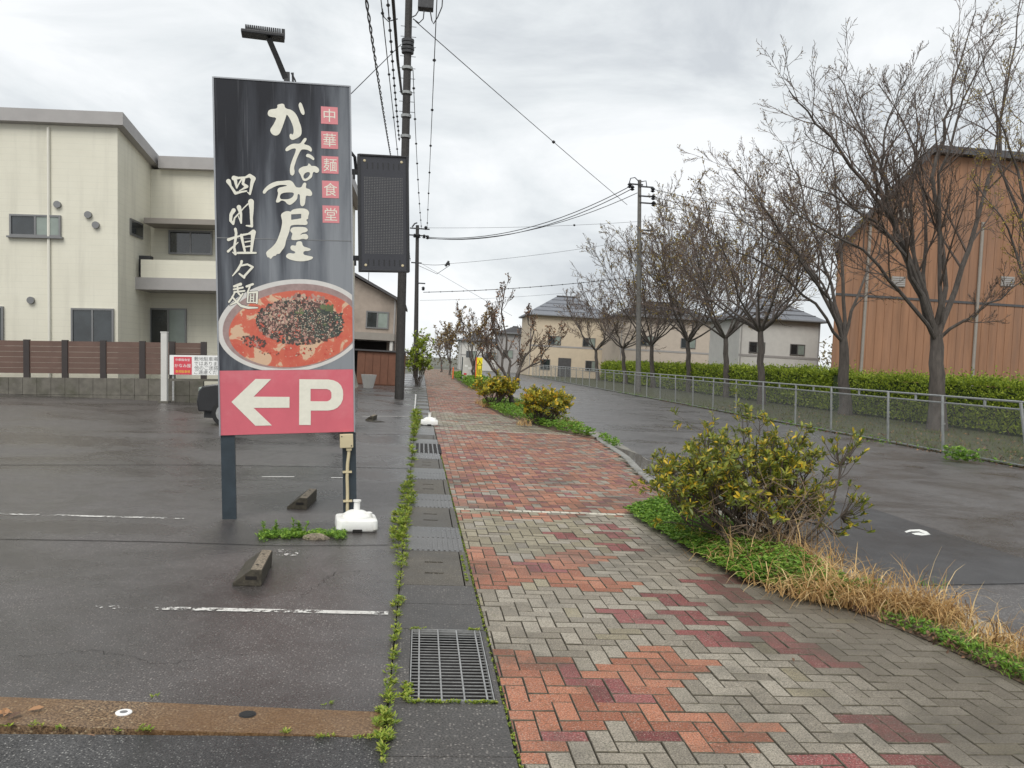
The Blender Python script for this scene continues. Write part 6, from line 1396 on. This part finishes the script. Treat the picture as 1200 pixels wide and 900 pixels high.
MB().tube([W(737, 216, 56.8), W(739, 209, 56.8), W(744, 208, 56.8), W(749, 213, 56.8)], .035, 5).build('jumper_cable', MT['wire'], pC); MB().tube([W(751, 213, 56.8), W(757, 212, 56.8), W(758, 219, 56.8)], .035, 5).build('jumper_cable', MT['wire'], pC)
for v in (270, 274): arm(pC, 759, v, 56.9, .8, MT['darkm'])
# wires
def wire(pts, r_c, label, beads=0, sag=0., twist=0, n=16, br=.036):
    r_ = random.Random(len(label)); a, b_ = Vector(pts[0]), Vector(pts[-1]); t_ = thing('overhead_wire', a, label, 'wire', 'overhead wires')
    if len(pts) == 2: P_ = [a.lerp(b_, i/n)-Vector((0, 0, sag*4*(i/n)*(1-i/n))) for i in range(n+1)]
    else: P_ = [Vector(p) for p in pts]
    if twist:
        F_ = [a.lerp(b_, i/120)-Vector((0, 0, sag*4*(i/120)*(1-i/120))) for i in range(121)]
        for s_ in (0, math.pi): MB().tube([p+Vector((math.cos(i*.9+s_), 0, math.sin(i*.9+s_)))*r_c*1.3 for i, p in enumerate(F_)], r_c, 4).build('strand', MT['wire'], t_)
    else: MB().tube(P_, r_c, 4).build('strand', MT['wire'], t_)
    for k in range(beads): f = (k+.5)/beads*n; i = min(len(P_)-2, int(f)); p = P_[i].lerp(P_[i+1], f-i); MB().lathe([(.01, -br), (br, -br*.4), (br, br*.4), (.01, br)], 6, p).build('spacer', MT['wire'], t_)
    return t_
def vpline(u, v, z, y0, y1):                     # a line along the street through an image point
    d = ray(u, v); k = d - ray(*VP)*(d.y/ray(*VP).y); s = (z-CH)/k.z; x = k.x*s
    return Vector((x, y0, z)), Vector((x, y1, z))
a, b_ = vpline(430, 0, 7.6, 12, 31.3); wire([a, W(458, 183, 40)], .017, 'twisted black cable leftmost of those running along the street', twist=1, sag=.1)
a, b_ = vpline(447.5, 0, 9.0, 13, 66); wire([a, b_-Vector((0, 0, .2))], .014, 'beaded wire second from the left above the message board', 14, .25)
a, b_ = vpline(457, 0, 9.6, 14, 31); wire([a, W(468, 165, 36)], .018, 'looped thin cable left of the dark thick one', 26, .15, br=.045)
a, b_ = vpline(461, 0, 9.4, 14, 31); wire([a, W(466, 70, 24), W(470.5, 108, 31.3)], .05, 'thick black cable joining the nearest pole')
a, b_ = vpline(484, 60, 11.4, 31.6, 66); wire([W(484, 82, 31.4), W(494, 268, 65.8)], .018, 'beaded wire from the nearest pole close along its right side', 10, .5, br=.055)
a, b_ = vpline(512, 0, 12.2, 16, 66); wire([a, W(500.5, 268, 65.8)], .02, 'single beaded wire to the right of the nearest pole', 9, .2, br=.06)
wire([W(487, 25, 31.4), W(735, 240, 57)], .016, 'long diagonal wire descending across the sky to the pole among the trees', 1, .05, br=.09)
wire([W(470, 52, 31.3), W(395, 126, 26)], .014, 'thin service wire from the nearest pole to the white house side')
wire([W(501, 278, 65.8), W(739, 218, 56.8)], .028, 'upper thick wire sagging between the two far poles', 0, 1.15); wire([W(501, 279, 65.8), W(741, 221, 56.8)], .028, 'middle thick wire sagging between the two far poles', 0, 1.2); wire([W(502, 279.5, 65.8), W(747, 226, 56.8)], .024, 'lower wire sagging between the two far poles', 0, 1.0)
wire([W(500, 267, 65.8), W(840, 252, 66)], .014, 'level thin wire crossing from the far pole to the right', 1, .3, br=.09); wire([W(493, 309, 65.8), W(527, 309, 62)], .02, 'short wire from the far pole to a hanging clamp', 0, .1); wire([W(527, 309, 62), W(800, 270, 66)], .014, 'thin wire rising from the hanging clamp to the right', 0, .3); wire([W(490, 311, 65.8), W(512, 321, 64), W(527, 311, 62)], .018, 'loop of cable below the hanging clamp')
for k in range(3): pass
hc = thing('wire_clamp', W(525, 310, 62), 'dark splice box hanging on the wire right of the far pole', 'clamp'); MB().box(W(525, 309.5, 61.9), (.28, .2, .16)).tube([W(522, 312, 61.9), W(526, 306, 61.9)], .09, 6).build('box', MT['blackm'], hc)
wire([W(496, 342.5, 65.8), W(820, 313, 70)], .03, 'lumpy bundled cable crossing low behind the bare trees', 26, .4, br=.05); wire([W(492, 352, 65.8), W(820, 322, 74)], .012, 'lowest thin wire crossing behind the bare trees', 0, .5)
wire([W(494, 309, 65.8), W(600, 370, 60)], .014, 'slanting stay wire from the far pole down to the right')
for k, v in enumerate((222, 231, 238.5)): wire([W(766, v, 56.8), W(1010, v+32, 66)], .022, ('top', 'middle', 'bottom')[k]+' wire of three running right from the pole among the trees', 0, .5)
# ------------------------------------------------------------------ things in the far planting bed
YY = 55; yg = W(560.5, 452, YY); ys_t = W(561, 419, YY); yh = (ys_t-W(561, 451, YY)).length
yb_ = thing('yellow_sign', Vector((yg.x, YY, 0)), 'narrow yellow upright sign with black characters in the far planting bed', 'sign'); z0_ = W(561, 451, YY).z
pan = MB().bbox((-.17, -.02, z0_), (.19, .02, z0_+yh)).build('panel', MT['yellow'], yb_, local=True); MB().tube([(-.21, 0, 0), (-.21, 0, z0_+yh)], .04, 8).build('post', MT['orange'], yb_, local=True)
for k, ch in enumerate('入口車止'): txt(ch, .40, .01, z0_+yh*(.82-.185*k), -.0215, MT['ink'], pan)
MB().bbox((-.1, -.022, z0_+.16), (.12, -.0205, z0_+.2)).build('printed_bar', MT['ink'], pan, local=True)
gz0 = W(548, 446, 58); cab = thing('notice_cabinet', Vector((gz0.x, 58, 0)), 'pale upright cabinet board with faded notices left of the yellow sign', 'notice board'); hz_ = W(548, 419, 58).z
body = MB().bbox((-.40, -.1, .05), (.40, .1, hz_)).build('board', MT['palewall'], cab, local=True); MB().bbox((-.46, -.12, 0), (-.40, .12, hz_+.02)).build('frame_side', MT['post'], cab, local=True); MB().bbox((.40, -.12, 0), (.46, .12, hz_+.02)).build('frame_side', MT['post'], cab, local=True)
for k, (x, z) in enumerate(((-.2, .55), (.2, .5), (.1, .95), (-.15, 1.1))): MB().bbox((x-.1, -.104, z-.07), (x+.1, -.1005, z+.07)).build('notice_sheet', MT['logored'] if k == 0 else MT['signwhite'], body, local=True)
for k, (u, v, D) in enumerate(((530.5, 446, 64), (517, 435, 92))):
    a = W(u, v, D); a.z = 0; dl = thing('delineator', a, ('orange delineator post by the far planting bed', 'tiny orange delineator post at the far end of the footway')[k], 'delineator', 'orange delineator posts')
    MB().lathe([(.05, 0), (.05, .85), (.03, .9)], 8).build('pole', MT['orange'], dl, local=True); MB().lathe([(.12, 0), (.12, .04)], 10).build('foot', MT['rubber'], dl, local=True)
a = G(486, 480); wsT = thing('white_stake', a, 'thin white stake among the big weeds at the gutter edge', 'stake'); MB().tube([(0, 0, 0), (.01, 0, .42)], .018, 6).build('shaft', MT['signwhite'], wsT, local=True); MB().lathe([(.022, .42), (.022, .46)], 6, (.01, 0, 0)).build('tip', MT['signwhite'], wsT, local=True)
# green bush and small things at the foot of the nearest pole
B5 = W(490, 440, 47); B5.z = 0; tp = [B5+Vector((rnd.uniform(-.45, .45), rnd.uniform(-.4, .4), rnd.uniform(.9, 2.1))) for _ in range(18)]
shrub('garden_shrub', B5, tp, 'green garden shrub just beyond the foot of the nearest pole', FO['hedge'], 0, .13, .02, twigs=(4, 2), seed=9, wd=.5, spread=.15)
pk = thing('planter_pot', W(432, 446, 40), 'pale round planter pot near the shed behind the sign', 'pot'); a = W(432, 446, 40); a.z = 0
MB().lathe([(.22, 0), (.32, .45), (.36, .62), (.30, .62), (.28, .5)], 16, a).build('pot', MT['palewall'], pk); MB().lathe([(.28, .5), (.02, .52)], 16, a).build('soil', MT['soil'], pk)
# distant treeline and low scrub at the end of the street
tl = MB(); r_ = random.Random(3)
for _ in range(5200):
    u = r_.uniform(-60, 1); x = r_.uniform(-40, 12); y = r_.uniform(136, 150); h_ = 4.2+1.6*math.sin(x*.45)+1.0*math.sin(x*1.3+2); z = r_.random()**.7*h_; s_ = r_.uniform(.25, .6)
    tl.leaf(Vector((x, y, z)), Vector((r_.uniform(-1, 1), r_.uniform(-1, 1), r_.uniform(-.3, 1))), UP+rv(1), s_, s_*.6)
tl.build('far_treeline', FO['farg'], kind='stuff')
tl = MB()
for _ in range(9000):
    x = r_.uniform(10, 150); y = r_.uniform(150, 166); h_ = 7+1.8*math.sin(x*.25)+1.4*math.sin(x*.9+1); z = r_.random()**.7*h_; s_ = r_.uniform(.4, .8)
    tl.leaf(Vector((x, y, z)), Vector((r_.uniform(-1, 1), r_.uniform(-1, 1), r_.uniform(-.3, 1))), UP+rv(1), s_, s_*.6)
for _ in range(6000):
    x = r_.uniform(-150, -20); y = r_.uniform(150, 166); h_ = 7+1.8*math.sin(x*.25)+1.4*math.sin(x*.9+1); z = r_.random()**.7*h_; s_ = r_.uniform(.4, .8)
    tl.leaf(Vector((x, y, z)), Vector((r_.uniform(-1, 1), r_.uniform(-1, 1), r_.uniform(-.3, 1))), UP+rv(1), s_, s_*.6)
tl.build('far_treeline', FO['farg'], kind='stuff')
